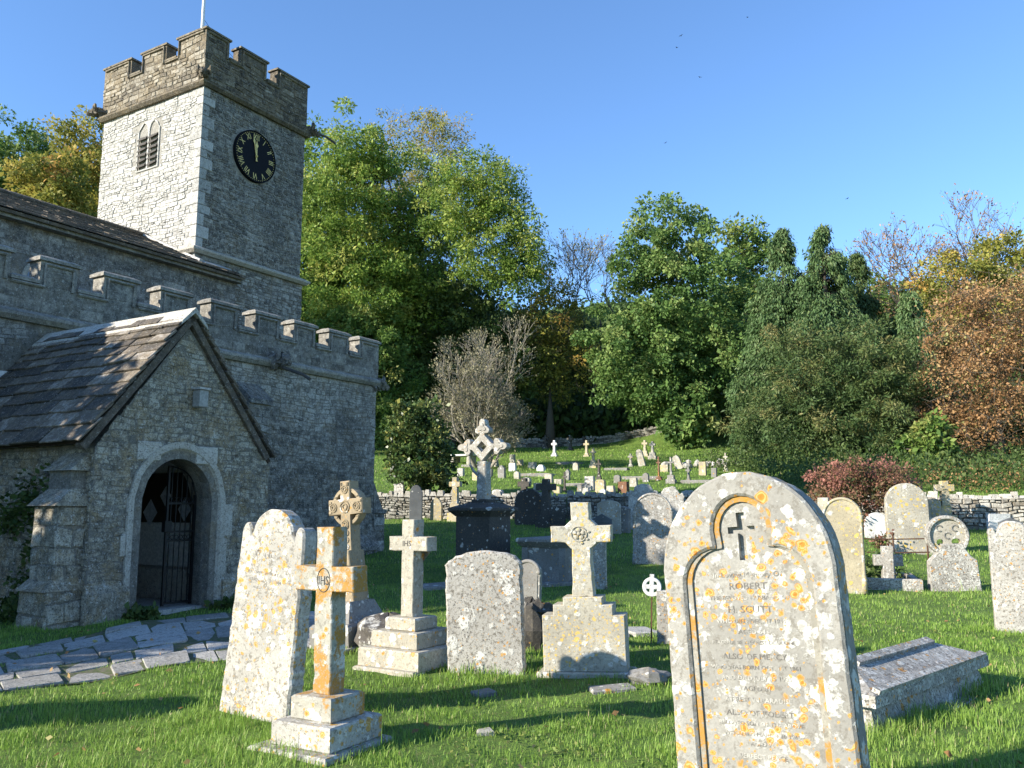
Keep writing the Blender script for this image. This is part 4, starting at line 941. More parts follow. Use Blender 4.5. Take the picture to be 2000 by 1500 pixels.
# --- plain cross on three steps
p = spot(795, 1312); p.y += .27
cr = empty('grave_cross', p, CH, (0, 0), 'plain pale cross on three steps left of the black-speckled headstone', 'cross', GR2)
mb = MB(); mb.box(-.33, .33, -.40, .30, -.06, .03, None, .012); mb.build('pad', M['L_pale'], cr)
for (w_, d_, z0, z1) in ((.66, .66, .0, .18), (.50, .50, .178, .32), (.33, .33, .318, .43)):
    mb = MB(); mb.box(-w_ / 2, w_ / 2, -d_ / 2, d_ / 2, z0, z1, None, .012); mb.build('base_step', M['L_pale'], cr)
mb = MB(); mb.ext(rough(cross_out(.43, .86, .135, .125, .645), .002, .05, 6), -.075, .075, .006, T=lambda x, y, z: (x, y, z + .428)); mb.build('cross', M['L_pale'], cr)
lettering('ihs2', cr, (-.01, -.0765, 1.072), M['letterdark'], 'emblem', 1.0)

# --- black speckled segmental headstone
p = spot(951, 1316, .03); 
hs = empty('headstone', p, R(-9), (R(-1.5), R(-2.2)), 'broad shallow-arched headstone speckled black, between the plain cross and the rose cross', 'headstone', GR1)
mb = MB(); o_ = prof('flatarch', .665, 1.05); mb.ext(rough(o_, .003, .04, 4), -.055, .055, .016); mb.build('slab', M['L_round'], hs)

# --- rose cross
p = spot(1150, 1322); p.y += .14
cr = empty('grave_cross', p, R(-13), (R(0), R(-1.6)), 'pale cross with carved rose at its centre on a yellow-spotted stepped block', 'cross', GR2)
mb = MB(); mb.box(-.40, .40, -.16, .16, -.06, .035, None, .012); mb.build('pad', M['L_pale'], cr)
mb = MB(); mb.ext([(-.345, .0), (.345, .0), (.345, .485), (.25, .485), (.25, .575), (.165, .575), (.165, .64), (-.165, .64), (-.165, .575), (-.25, .575), (-.25, .485), (-.345, .485)], -.12, .12, .008, T=lambda x, y, z: (x, y, z + .033)); mb.build('base_block', M['L_rose'], cr)
mb = MB(); mb.ext(rough(cross_out(.515, .84, .155, .150, .555, .012, .055), .002, .05, 7), -.075, .075, .007, T=lambda x, y, z: (x, y, z + .668)); mb.build('cross', M['L_rose'], cr)
mb = MB(); T_ = lambda x, y, z: (x - .015, -.078 - y, 1.225 + z)
mb.tube([T_(.066 * math.cos(t), 0, .066 * math.sin(t)) for t in np.linspace(0, 6.283, 21)], .007, 5)
for k in range(5):
    t = k * 1.2566 + .3; mb.blob(T_(.036 * math.cos(t), .0, .036 * math.sin(t)), (.021, .012, .021), k, 8, 6, .05)
mb.blob(T_(0, .003, 0), (.018, .014, .018), 9, 8, 6, 0)
for t in (-.6, .2, -1.3): mb.blob(T_(.085 * math.cos(t), 0, .085 * math.sin(t)), (.016, .008, .012), 9, 7, 5, .1)
mb.build('rose', M['L_rose'], cr); cr.scale = (1, 1, .935)

# --- headstones with shafts at the side (colonnette pattern)
def column_stone(px, py, wpx, toppy, yaw, mat, label, lean=0, depth_=.16, both=True, dpush=.0):
    p = spot(px, py, .02); p.x *= 1 + dpush / p.y; p.y += dpush; w_ = size(p, wpx); h_ = size(p, py - toppy)
    g = empty('headstone', p, yaw, (0, lean), label, 'headstone', GR1)
    mb = MB(); mb.ext(prof('round', w_, h_), -depth_ / 2, depth_ / 2, .012); mb.build('slab', M[mat], g)
    zs = h_ - w_ / 2
    for sx in ((-1, 1) if both else (1,)):
        mb = MB(); x = sx * (w_ / 2 + .012); r_ = .032 * min(1.4, w_ / .6)
        mb.lathe([(r_ * 1.5, .02), (r_ * 1.5, .16 * h_), (r_ * 1.2, .17 * h_), (r_ * 1.35, .19 * h_), (r_, .21 * h_), (r_ * .95, zs - .09), (r_ * 1.35, zs - .07), (r_ * 1.05, zs - .04), (r_ * 1.5, zs), (r_ * 1.5, zs + .02)], x, -depth_ / 2 + .02, 10); mb.build('side_shaft', M[mat], g, True)
    mb = MB(); mb.tube([((w_ / 2 + .012) * math.cos(t), -depth_ / 2 + .005, zs + (w_ / 2 + .012) * math.sin(t)) for t in np.linspace(0, math.pi, 19)], .025, 6); mb.build('hood_moulding', M[mat], g, True)
    return g
column_stone(1278, 1117, 70, 972, R(-14), 'L_round', 'grey round-topped headstone with side shafts that catches the shadow of the trefoil cross', dpush=.9)
column_stone(1652, 1158, 66, 975, R(-18), 'L_gold', 'golden round-topped headstone with side shafts beside the large lichened headstone')
column_stone(1032, 1200, 44, 1096, R(-20), 'L_grey', 'small narrow headstone with side shaft half hidden behind the black-speckled headstone', R(2))
column_stone(1164, 1150, 40, 1040, R(-20), 'L_round', 'narrow speckled headstone with side shaft standing behind the rose cross')
mb = MB(); mb.blob((0, 0, .2), (.17, .14, .30), 31, 12, 8, .14); mb.blob((.1, 0, .38), (.12, .10, .08), 32, 10, 6, .2)
p = spot(1040, 1270); o = mb.build('broken_stone', M['L_dark']); o.location = p; tag(o, 'dark broken stump in shade behind the black-speckled headstone', 'stone')

# --- pedestal with trefoil cross
p = Vector((-.545, 16.4, 0)); p.z = hz(p.x, p.y)
mo = empty('cross_monument', p, CH, (0, 0), 'tall trefoil-armed cross with open diamond centre on a blackened stone pedestal', 'monument', GR2)
mb = MB(); mb.box(-.42, .42, -.42, .42, -.1, .12, None, .02); mb.box(-.36, .36, -.36, .36, .118, 1.12, None, .012); mb.build('pedestal', M['L_dark'], mo)
mb = MB(); mb.taper(-.37, .37, -.37, .37, 1.10, -.46, .46, -.46, .46, 1.20); mb.box(-.47, .47, -.47, .47, 1.199, 1.26, None, .008); mb.taper(-.46, .46, -.46, .46, 1.26, -.2, .2, -.2, .2, 1.36); mb.box(-.16, .16, -.16, .16, 1.358, 1.42, None, .01); mb.build('cornice', M['L_dark'], mo)
mo.scale = (1.04, 1.04, 1.0)
mb = MB(); cz = 2.42
mb.ext([(-.11, 1.41), (.11, 1.41), (.095, 2.14), (-.095, 2.14)], -.09, .09, .02)
T3 = lambda x, y, z: (x, y, z + cz)
mb.ext([(.275, 0), (0, .275), (-.275, 0), (0, -.275)], -.075, .075, .008, [[(.105, 0), (0, .105), (-.105, 0), (0, -.105)]], T=T3)
for (dx, dz) in ((-1, 0), (1, 0), (0, 1)):
    mb.ext([(dx * .22 - dz * .055, dz * .22 - dx * .055), (dx * .32 - dz * .045, dz * .32 - dx * .045), (dx * .32 + dz * .045, dz * .32 + dx * .045), (dx * .22 + dz * .055, dz * .22 + dx * .055)], -.066, .066, .006, T=T3)
mb.build('cross', M['L_monument'], mo)
for (dx, dz) in ((-1, 0), (1, 0), (0, 1)):
    a0 = math.atan2(dz, dx); c0 = (dx * .37, dz * .37); lob = lambda k: [(c0[0] + k * (.128 + .045 * math.cos(3 * (t - a0))) * math.cos(t), c0[1] + k * (.128 + .045 * math.cos(3 * (t - a0))) * math.sin(t)) for t in np.linspace(0, 2 * math.pi, 43)[:-1]]
    mb = MB(); mb.ext(jitter(lob(1), .003, 3), -.07, .07, .008, T=T3); mb.ext(lob(.55), -.084, -.069, .006, T=T3); mb.build('trefoil_end', M['L_monument'], mo)
mb = MB(); mb.tube([(-.33, 0, cz - .16), (-.31, 0, cz - .32), (-.22, 0, cz - .46), (-.09, 0, cz - .56)], [.026, .022, .026, .034], 7); mb.build('scroll_brace', M['L_monument'], mo)
# --- chest tomb behind
p = Vector((.66, 15.3, 0)); p.z = hz(p.x, p.y)
tb = empty('chest_tomb', p, CH, (0, 0), 'long grey chest tomb with moulded lid between pedestal monument and rose cross', 'tomb')
mb = MB(); mb.box(-.40, .40, -.2, 1.45, -.1, .62, None, .01); mb.build('chest', M['L_grey'], tb)
for x in (-.37, .37):
    mb = MB(); mb.box(x - .06, x + .06, -.23, -.1, -.1, .62, None, .02); mb.build('corner_pilaster', M['L_grey'], tb)
mb = MB(); mb.taper(-.42, .42, -.22, 1.47, .618, -.5, .5, -.3, 1.55, .70); mb.box(-.51, .51, -.31, 1.56, .699, .78, None, .02); mb.build('lid', M['L_grey'], tb)

# --- generic builders
def slab(px, py, wpx, toppy, kind, mat, label, yaw=CH, lean=0, tilt=0, d=.12, group=GR1, base=False, jit=.004, cat='headstone', name='headstone', push=0):
    p = spot(px, py, .03); p.y += push; w_ = size(p, wpx); h_ = size(p, py - toppy) + .03
    mb = MB(); mb.ext(jitter(prof(kind, w_, h_), jit, int(px)), -d / 2, d / 2, min(.012, w_ * .03)); 
    if base:
        g = empty(name, p, yaw, (tilt, lean), label, cat, group); mb.build('slab', M[mat], g)
        m2 = MB(); m2.box(-w_ * .6, w_ * .6, -d * .9, d * .9, -.05, .1, None, .01); m2.build('plinth', M[mat], g); return g
    o = mb.build(name, M[mat]); o.location = p; o.rotation_euler = (Matrix.Rotation(yaw, 4, 'Z') @ Matrix.Rotation(tilt, 4, 'X') @ Matrix.Rotation(lean, 4, 'Y')).to_euler(); return tag(o, label, cat, group)
def cross(px, py, wpx, toppy, mat, label, yaw=CH, lean=0, bar=.70, sw=.26, basew=1.0, bh=.22, stepn=2, ring=False, group=GR3, thick=.6):
    p = spot(px, py, .02); h_ = size(p, py - toppy) + .02; w_ = size(p, wpx)
    g = empty('grave_cross', p, yaw, (0, lean), label, 'cross', group)
    mb = MB(); z = 0; s_ = w_ * sw
    bw = w_ * basew
    for k in range(stepn):
        f = 1 - .32 * k; mb.box(-bw / 2 * f, bw / 2 * f, -bw * .32 * f, bw * .32 * f, z - (.05 if k == 0 else .002), z + bh * h_ / stepn, None, .01); z += bh * h_ / stepn
    if stepn: mb.build('base', M[mat], g)
    m2 = MB(); ch_ = h_ - z; m2.ext(cross_out(w_, ch_, s_, s_ * 1.0, ch_ * bar, s_ * .12), -s_ * thick, s_ * thick, s_ * .06, T=lambda x, y, q: (x, y, q + z - .002)); m2.build('cross', M[mat], g)
    if ring:
        m3 = MB(); zc_ = z + ch_ * bar; r_ = w_ * .36; ro = [(r_ * math.cos(t), zc_ + r_ * math.sin(t)) for t in np.linspace(0, 2 * math.pi, 25)[:-1]]
        m3.ext(ro, -s_ * .4, s_ * .4, .003, [[(x * .72, zc_ + (q - zc_) * .72) for x, q in ro]]); m3.build('ring', M[mat], g)
    return g
def block(px, py, wpx, toppy, mat, label, dr=.7, yaw=CH, cat='stone', name='grave_marker', group=GR3, top=.85):
    p = spot(px, py, .02); h_ = size(p, py - toppy) + .02; w_ = size(p, wpx); mb = MB()
    mb.box(-w_ / 2, w_ / 2, -w_ * dr / 2, w_ * dr / 2, -.04, h_ * .6, None, .015); mb.taper(-w_ / 2 + .01, w_ / 2 - .01, -w_ * dr / 2 + .01, w_ * dr / 2 - .01, h_ * .6 - .002, -w_ / 2 * top, w_ / 2 * top, -w_ * dr / 2 * top, w_ * dr / 2 * top, h_)
    o = mb.build(name, M[mat]); o.location = p; o.rotation_euler = (0, 0, yaw); return tag(o, label, cat, group)
def rock(px, py, r3, mat, label, seed=0, group=None):
    p = spot(px, py); mb = MB(); mb.blob((0, 0, r3[2] * .5), r3, seed, 11, 7, .16); o = mb.build('rock', M[mat]); o.location = p; return tag(o, label, 'stone', group)

# --- small speckled stone with white ring cross
slab(1308, 1258, 46, 1155, 'square', 'L_round', 'small squat speckled stone peeping out left of the large lichened headstone', R(-15))
p = spot(1279, 1262); p.y += .22
g = empty('grave_cross', p, R(-15), (0, R(2)), 'little bright white wheel cross on a thin stake beside the squat speckled stone', 'cross', GR2)
mb = MB(); zc_ = .56; ro = [(.098 * math.cos(t), zc_ + .098 * math.sin(t)) for t in np.linspace(0, 2 * math.pi, 29)[:-1]]
hl = []
for k in range(4):
    a0 = k * math.pi / 2 + math.pi / 4
    hl.append([(.032 * math.cos(a0), zc_ + .032 * math.sin(a0)), (.062 * math.cos(a0 - .42), zc_ + .062 * math.sin(a0 - .42)), (.066 * math.cos(a0), zc_ + .066 * math.sin(a0)), (.062 * math.cos(a0 + .42), zc_ + .062 * math.sin(a0 + .42))])
mb.ext(ro, -.02, .02, .004, hl); mb.box(-.022, .022, -.018, .018, zc_ + .09, zc_ + .128); mb.build('wheel_head', M['L_white'], g)
mb = MB(); mb.box(-.007, .007, -.007, .007, -.05, zc_ - .09); mb.build('stake', M['rust'], g)

# --- right foreground coped tomb
p = Vector((2.76, 6.42, 0)); p.z = hz(p.x, p.y) - .02
tb = empty('coped_tomb', p, R(-46), (0, R(0)), 'low coffin-shaped coped tomb with sunk sloping panel behind the large headstone', 'tomb')
TWd, TLn = .30, 1.06
mb = MB(); mb.box(-TWd - .10, TWd + .12, -TLn - .12, TLn + .10, -.08, .03, None, .012); mb.build('ground_slab', M['L_tomb'], tb)
mb = MB(); mb.taper(-TWd - .02, TWd + .02, -TLn - .02, TLn + .02, .028, -TWd + .02, TWd - .02, -TLn + .03, TLn - .03, .20); mb.build('plinth', M['L_tomb'], tb)
def lidpts(): 
    e = .02; zl, ze, zr = .205, .285, .42; yh = TLn - .30
    return e, zl, ze, zr, yh
e, zl, ze, zr, yh = lidpts(); A_, B_ = TWd + .05, TLn + .05
mb = MB()
mb.add([(-A_, -B_, zl), (A_, -B_, zl), (A_, B_, zl), (-A_, B_, zl), (-A_, -B_, ze), (A_, -B_, ze), (A_, B_, ze), (-A_, B_, ze), (0, -B_ + .42, zr), (0, B_ - .42, zr)],
       [(3, 2, 1, 0), (0, 1, 5, 4), (1, 2, 6, 5), (2, 3, 7, 6), (3, 0, 4, 7), (4, 5, 8), (5, 6, 9, 8), (6, 7, 9), (7, 4, 8, 9)])
mb.build('lid', M['L_tomb'], tb)
mb = MB(); nrm = Vector((zr - ze, 0, A_)).normalized()
def RP(t, y, o):  # point on the right slope
    q = Vector((A_, y, ze)).lerp(Vector((0, y, zr)), t) + nrm * o; return tuple(q)
for (t0, t1, y0, y1) in ((.0, .14, -B_ + .06, B_ - .06), (.80, 1.0, -B_ + .40, B_ - .40)):
    mb.add([RP(t0, y0, .0), RP(t0, y1, .0), RP(t1, y1, .0), RP(t1, y0, .0), RP(t0, y0, .03), RP(t0, y1, .03), RP(t1, y1, .03), RP(t1, y0, .03)], [(4, 5, 6, 7), (0, 1, 5, 4), (1, 2, 6, 5), (2, 3, 7, 6), (3, 0, 4, 7)])
mb.build('lid_moulding', M['L_tomb'], tb)
tb.scale = (.94, .94, .92)
# ring-headed stone at the right
p = spot(1865, 1153, .02); k_ = depth(p) / FPX
g = empty('headstone', p, R(-12), (0, R(-1)), 'speckled stone with wheel head pierced by one oval hole, right of the low cross', 'headstone', GR1)
hw = 46 * k_
mb = MB(); mb.ext([(-hw, 0), (hw, 0), (hw * .93, 60 * k_), (hw * .70, 68 * k_), (hw * .50, 82 * k_), (hw * .42, 92 * k_), (-hw * .42, 92 * k_), (-hw * .50, 82 * k_), (-hw * .74, 68 * k_), (-hw * .95, 58 * k_)], -.10, .10, .012); mb.build('base_block', M['L_tomb'], g)
rC = 108 * k_; rr_ = 39 * k_; circ = lambda f: [(-.05 + f * rr_ * math.cos(t), rC + f * rr_ * math.sin(t)) for t in np.linspace(0, 2 * math.pi, 33)[:-1]]
ovl = lambda cx, cz, a_, b_: [(-.05 + cx * rr_ + a_ * rr_ * math.cos(t), rC + cz * rr_ + b_ * rr_ * math.sin(t)) for t in np.linspace(0, 2 * math.pi, 13)[:-1]]
mb = MB(); mb.ext(circ(.84), -.045, .05, 0, [ovl(.38, -.30, .22, .16), ovl(-.36, -.34, .18, .17)]); mb.build('disc', M['L_yel'], g)
mb = MB(); mb.ext(circ(1.0), -.095, .095, .012, [circ(.82)]); mb.build('rim', M['L_tomb'], g)
mb = MB()
for cx, cz in ((.38, .36), (-.36, .36), (0, 0)): mb.tube([(-.05 + cx * rr_ + .15 * rr_ * math.cos(t), -.05, rC + cz * rr_ + .15 * rr_ * math.sin(t)) for t in np.linspace(.4, 5.2, 9)], .012, 5)
mb.build('carving', M['L_grey'], g)
# tall round stone, white small stone, right-edge stone
slab(1776, 1080, 78, 945, 'round', 'L_yel', 'tall broad round-topped headstone patched yellow, in front of the right boundary wall', R(-12), d=.2, base=True)
slab(1714, 1052, 46, 1002, 'round', 'L_white', 'small clean white round-topped headstone behind the rusty grave rail', R(-12))
g = slab(1992, 1238, 84, 1020, 'shoulder', 'L_round', 'pale scroll-shouldered headstone cut off by the right edge of the photo', R(-24), d=.14)
slab(1976, 1048, 44, 1012, 'gable', 'L_slate', 'small smooth blue-grey headstone just behind the right-edge headstone', R(-8))
block(1952, 1036, 44, 1004, 'L_white', 'white marble tablet standing against the right boundary wall', .25, R(4), 'headstone', 'grave_tablet', GR1, .97)
cross(1850, 1040, 34, 940, 'L_gold', 'yellowed cross on a tall tapering base behind the wheel-headed stone', R(-8), bar=.72, sw=.38, basew=1.5, bh=.52, stepn=3, group=GR2)
cross(1737, 1146, 52, 1068, 'L_round', 'low stubby speckled cross inside the overgrown kerbed grave', R(-16), bar=.62, sw=.40, basew=.7, bh=.12, stepn=1, group=GR2)
# kerbed grave with rusty rail
p = spot(1740, 1152); g = empty('grave_kerb', p, R(-20), (0, 0), 'stone kerb round an overgrown grave holding the low stubby cross', 'grave kerb')
for (x0, x1, y0, y1) in ((-.48, .48, -.06, .08), (-.48, -.36, .08, 1.9), (.36, .48, .08, 1.9), (-.36, .36, 1.78, 1.9)):
    mb = MB(); mb.box(x0, x1, y0, y1, -.05, .15 + (.03 if y0 < 0 else 0), None, .015); mb.build('kerbstone', M['L_tomb'], g)
p = spot(1752, 1100); g = empty('grave_rail', p, R(-10), (0, 0), 'low rusty iron rail in front of the tall yellow-patched headstone', 'railing')
for x in (-.7, -.05, .62):
    mb = MB(); mb.tube([(x, 0, -.03), (x, 0, .58)], .018, 6); mb.blob((x, 0, .60), (.035, .035, .04), 2, 8, 5, .1); mb.build('post', M['rust'], g)
for z in (.22, .5): mb = MB(); mb.tube([(-.72, 0, z), (-.05, .01, z - .01), (.66, 0, z + .01)], .013, 6); mb.build('rail', M['rust'], g)
# tall cross arms shading stones in the middle
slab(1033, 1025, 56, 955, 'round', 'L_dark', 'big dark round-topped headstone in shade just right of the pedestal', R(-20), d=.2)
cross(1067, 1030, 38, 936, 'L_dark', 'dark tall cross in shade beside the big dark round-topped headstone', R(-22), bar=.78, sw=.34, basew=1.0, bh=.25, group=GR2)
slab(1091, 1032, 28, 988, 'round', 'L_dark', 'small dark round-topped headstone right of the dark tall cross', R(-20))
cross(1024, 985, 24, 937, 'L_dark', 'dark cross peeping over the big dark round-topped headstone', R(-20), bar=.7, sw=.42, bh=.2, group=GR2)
g = slab(1176, 1052, 40, 1004, 'gable', 'L_slate', 'blue-grey pointed headstone with lettered lines behind the rose cross', R(-12), base=True, d=.1)
lettering('blue', g, (0, -.0505, .36), M['letterdark'], sx=.8)
slab(1190, 1042, 46, 978, 'segment', 'L_pale', 'tall pale headstone in shade behind the blue-grey pointed headstone', R(-14))
slab(1258, 1034, 58, 945, 'scallop', 'L_rough', 'broad shaggy headstone with lumpy scalloped top, left of a matching pair', R(-12), jit=.02, d=.22)
slab(1311, 1036, 54, 951, 'scallop', 'L_rough', 'shaggy white headstone with lobed top just behind the large headstone', R(-12), jit=.022, d=.22)
# row in front of the retaining wall, left
slab(778, 996, 20, 948, 'flatarch', 'L_rough', 'ragged white headstone with dark hollow at the corner of the church', R(-20), jit=.03)
slab(812, 1018, 25, 948, 'pointed', 'L_slate', 'dark slate headstone with pointed head near the ivy-leaved shrub', R(-4))
slab(852, 1016, 24, 970, 'ogee', 'L_gold', 'small golden headstone with pointed ogee head beside the dark slate', R(-15), base=False)
cross(889, 1018, 23, 933, 'L_gold', 'golden cross on a shouldered base before the retaining wall', R(-18), bar=.74, sw=.42, basew=1.2, bh=.40, stepn=2, group=GR2)
slab(770, 932, 18, 903, 'scallop', 'L_grey', 'grey weathered carved memorial beyond the church corner', R(-20), jit=.03, group=GR3)
# --- flat stones and rocks in the grass
def flat_stone(px, py, w_, d_, rot, mat, label, h_=.03):
    p = spot(px, py); mb = MB(); mb.ext(jitter([(-w_ / 2, -d_ / 2), (w_ / 2, -d_ / 2), (w_ / 2, d_ / 2), (-w_ / 2, d_ / 2)], .02, int(px)), -h_, .05, .01, T=lambda x, y, z: (x, z, -y)); o = mb.build('flat_stone', M[mat]); o.location = p; o.rotation_euler = (R(2), R(-2), rot); return tag(o, label, 'stone', 'flat stones sunk in the grass')
flat_stone(948, 1436, .13, .08, R(20), 'L_pale', 'small pale stone fragment lying in the foreground grass', .035)
flat_stone(942, 1358, .17, .10, R(35), 'L_grey', 'small grey slab edge showing in the shadowed grass before the black-speckled headstone', .03)
flat_stone(1195, 1352, .34, .14, R(15), 'L_grey', 'sunken grey ledger edge in the grass before the rose cross', .03)
flat_stone(840, 1150, .9, .5, R(20), 'L_grey', 'flat ledger stone in deep shade left of the pedestal monument', .06)
flat_stone(1085, 1142, 1.0, .55, R(15), 'L_grey', 'flat ledger stone in shade before the chest tomb', .06)
rock(1268, 1334, (.17, .13, .07), 'L_grey', 'rounded grey rock in the grass right of the rose cross', 5)
flat_stone(705, 1268, .8, .05, R(62), 'L_pale', 'thin kerb edge beside the stepped plain cross', .04)

# ================================================================ UPPER SLOPE
rows_ = [
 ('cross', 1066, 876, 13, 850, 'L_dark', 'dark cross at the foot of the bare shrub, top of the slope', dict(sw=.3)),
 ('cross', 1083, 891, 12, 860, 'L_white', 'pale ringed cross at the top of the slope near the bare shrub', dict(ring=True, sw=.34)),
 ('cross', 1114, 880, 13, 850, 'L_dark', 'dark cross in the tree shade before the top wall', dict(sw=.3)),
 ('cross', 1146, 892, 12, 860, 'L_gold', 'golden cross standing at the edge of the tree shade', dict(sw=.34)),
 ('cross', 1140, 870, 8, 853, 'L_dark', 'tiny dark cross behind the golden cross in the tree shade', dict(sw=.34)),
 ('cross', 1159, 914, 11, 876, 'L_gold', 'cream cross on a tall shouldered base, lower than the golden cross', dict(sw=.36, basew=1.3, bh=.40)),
 ('cross', 1170, 936, 11, 897, 'L_dark', 'slim dark cross on the middle of the slope', dict(sw=.34)),
 ('cross', 1260, 892, 12, 860, 'L_gold', 'left one of two cream crosses side by side under the trees', dict(sw=.34, basew=1.2, bh=.36)),
 ('cross', 1275, 897, 12, 862, 'L_pale', 'right one of two cream crosses side by side under the trees', dict(sw=.34, basew=1.4, bh=.40)),
 ('cross', 1287, 938, 9, 892, 'L_brown', 'very thin tall dark cross before the twin cream crosses', dict(sw=.3, basew=1.4, bh=.18)),
 ('cross', 1311, 944, 11, 893, 'L_grey', 'tall grey cross on a stepped cairn base left of the leaning slab', dict(sw=.3, basew=1.7, bh=.32)),
 ('cross', 1418, 920, 9, 884, 'L_pale', 'pale cross at the stone heap below the dark yew', dict(sw=.36)),
 ('cross', 1103, 962, 9, 922, 'L_dark', 'thin dark cross just above the retaining wall', dict(sw=.3)),
 ('slab', 1255, 910, 13, 877, 'round', 'L_pale', 'pale slab leaning left in the sunlit upper grass', dict(lean=R(-13))),
 ('slab', 1329, 916, 14, 888, 'round', 'L_pale', 'pale slab leaning strongly left near the tree trunk', dict(lean=R(-22))),
 ('slab', 1373, 928, 14, 902, 'square', 'L_gold', 'golden rectangular slab below the tree trunk', {}),
 ('slab', 1395, 932, 10, 914, 'square', 'L_grey', 'small grey rectangular slab right of the golden rectangle', {}),
 ('slab', 1298, 922, 16, 908, 'square', 'L_gold', 'low square yellowish stone between thin cross and cairn cross', {}),
 ('slab', 1072, 942, 16, 925, 'flatarch', 'L_pale', 'small pale arched headstone on the slope above the dark tall cross', {}),
 ('slab', 1091, 945, 16, 936, 'square', 'L_pale', 'low cream block right of the small pale arched headstone', {}),
 ('slab', 1108, 938, 9, 916, 'ogee', 'L_grey', 'narrow twisted grey stone in the middle of the slope', dict(lean=R(5))),
 ('slab', 1152, 958, 19, 931, 'square', 'L_rough', 'square grey headstone with white crust above the wall', {}),
 ('slab', 1173, 963, 20, 937, 'flatarch', 'L_gold', 'arched headstone blotched yellow above the wall', {}),
 ('slab', 1001, 905, 11, 888, 'square', 'L_pale', 'upright cream slab right of the trefoil cross head', {}),
 ('slab', 1001, 920, 15, 905, 'square', 'L_white', 'white squat headstone below the upright cream slab', {}),
 ('slab', 1016, 909, 12, 898, 'square', 'L_gold', 'small tan slab right of the upright cream slab', {}),
 ('slab', 980, 934, 15, 909, 'scallop', 'L_grey', 'grey double-lobed stone just right of the trefoil cross shaft', {}),
 ('slab', 1028, 946, 18, 933, 'flatarch', 'L_rough', 'low crusty arched stone above the dark round-topped headstone', {}),
 ('slab', 930, 938, 15, 922, 'square', 'L_gold', 'tan square slab just left of the trefoil cross shaft', {}),
 ('slab', 1088, 963, 16, 950, 'flatarch', 'L_gold', 'small golden stone on top of the wall line by the dark tall cross', {}),
 ('block', 966, 911, 14, 898, 'L_pale', 'bright cream block tucked right behind the trefoil cross', {}),
 ('block', 1040, 915, 15, 903, 'L_pale', 'cream cube-like marker in the open upper grass', {}),
 ('block', 1057, 920, 15, 908, 'L_white', 'white rounded marker right of the cream cube-like marker', dict(top=.5)),
 ('block', 1193, 963, 16, 949, 'L_pale', 'pale block on the wall top right of the yellow-blotched headstone', {}),
 ('block', 1218, 963, 19, 941, 'L_brown', 'reddish-brown block standing above the wall', dict(top=.95)),
 ('block', 1178, 964, 12, 955, 'L_white', 'small white boulder before the yellow-blotched headstone', dict(top=.4)),
 ('block', 1133, 962, 10, 948, 'L_grey', 'little grey post stone above the wall', {}),
 ('block', 1145, 964, 13, 953, 'L_rough', 'crusty low stone left of the square crusted headstone', {}),
]
for r_ in rows_:
    if r_[0] == 'cross': cross(*r_[1:6], r_[6], **r_[7])
    elif r_[0] == 'slab': slab(*r_[1:7], r_[7], group=GR3, d=.16, jit=.012, **r_[8])
    else: block(*r_[1:6], r_[6], **r_[7])
for r_ in [
 ('slab', 1128, 1034, 30, 984, 'round', 'L_dark', 'plain dark round-topped headstone right of the small dark one', {}),
 ('slab', 1216, 1040, 32, 990, 'flatarch', 'L_grey', 'grey headstone in shade left of the shadow-crossed headstone', {}),
 ('slab', 972, 1012, 22, 958, 'flatarch', 'L_rough', 'crusty pale headstone against the lit wall right of the trefoil cross shaft', {}),
 ('slab', 925, 1014, 20, 972, 'gable', 'L_pale', 'low pale gabled headstone against the wall left of the trefoil cross', {}),
 ('slab', 1004, 1012, 16, 968, 'round', 'L_grey', 'narrow grey round stone at the left of the big dark headstone', {}),
 ('slab', 1345, 990, 26, 958, 'flatarch', 'L_rough', 'low crusty stone close against the left shoulder of the large headstone', {}),
 ('slab', 1612, 1050, 22, 972, 'square', 'L_pale', 'thin pale upright slab just left of the golden headstone top', {}),
 ('slab', 1830, 1040, 22, 975, 'flatarch', 'L_yel', 'yellowed stone squeezed between the tall patched headstone and the yellowed cross', {}),
 ('cross', 1232, 912, 10, 886, 'L_pale', 'small pale cross left of the leaning slab', dict(sw=.36)),
 ('cross', 1345, 940, 10, 912, 'L_grey', 'small grey cross right of the cairn-base cross', dict(sw=.36)),
 ('slab', 1125, 918, 11, 904, 'round', 'L_pale', 'small round stone just right of the cream kerbed grave', {}),
 ('slab', 1206, 944, 13, 928, 'flatarch', 'L_grey', 'grey arched stone above the reddish-brown block', {}),
 ('slab', 1238, 950, 14, 934, 'square', 'L_pale', 'cream upright stone right of the reddish-brown block', {}),
 ('slab', 1262, 942, 12, 924, 'round', 'L_grey', 'small grey round stone on the middle terrace', {}),
 ('slab', 1010, 935, 12, 921, 'round', 'L_pale', 'small pale round stone left of the crusty arched stone', {}),
 ('slab', 957, 932, 10, 917, 'square', 'L_grey', 'narrow grey upright just right of the trefoil cross shaft, lower row', {}),
 ('slab', 900, 930, 13, 914, 'flatarch', 'L_rough', 'crusty stone at the edge of the ivy-leaved shrub', {}),
 ('slab', 1050, 958, 14, 944, 'square', 'L_pale', 'pale upright stone left of the dark tall cross arms', {}),
]:
    if r_[0] == 'cross': cross(*r_[1:6], r_[6], **r_[7])
    else: slab(*r_[1:7], r_[7], group=GR1 if r_[2] > 965 else GR3, d=.16, jit=.012, **r_[8])
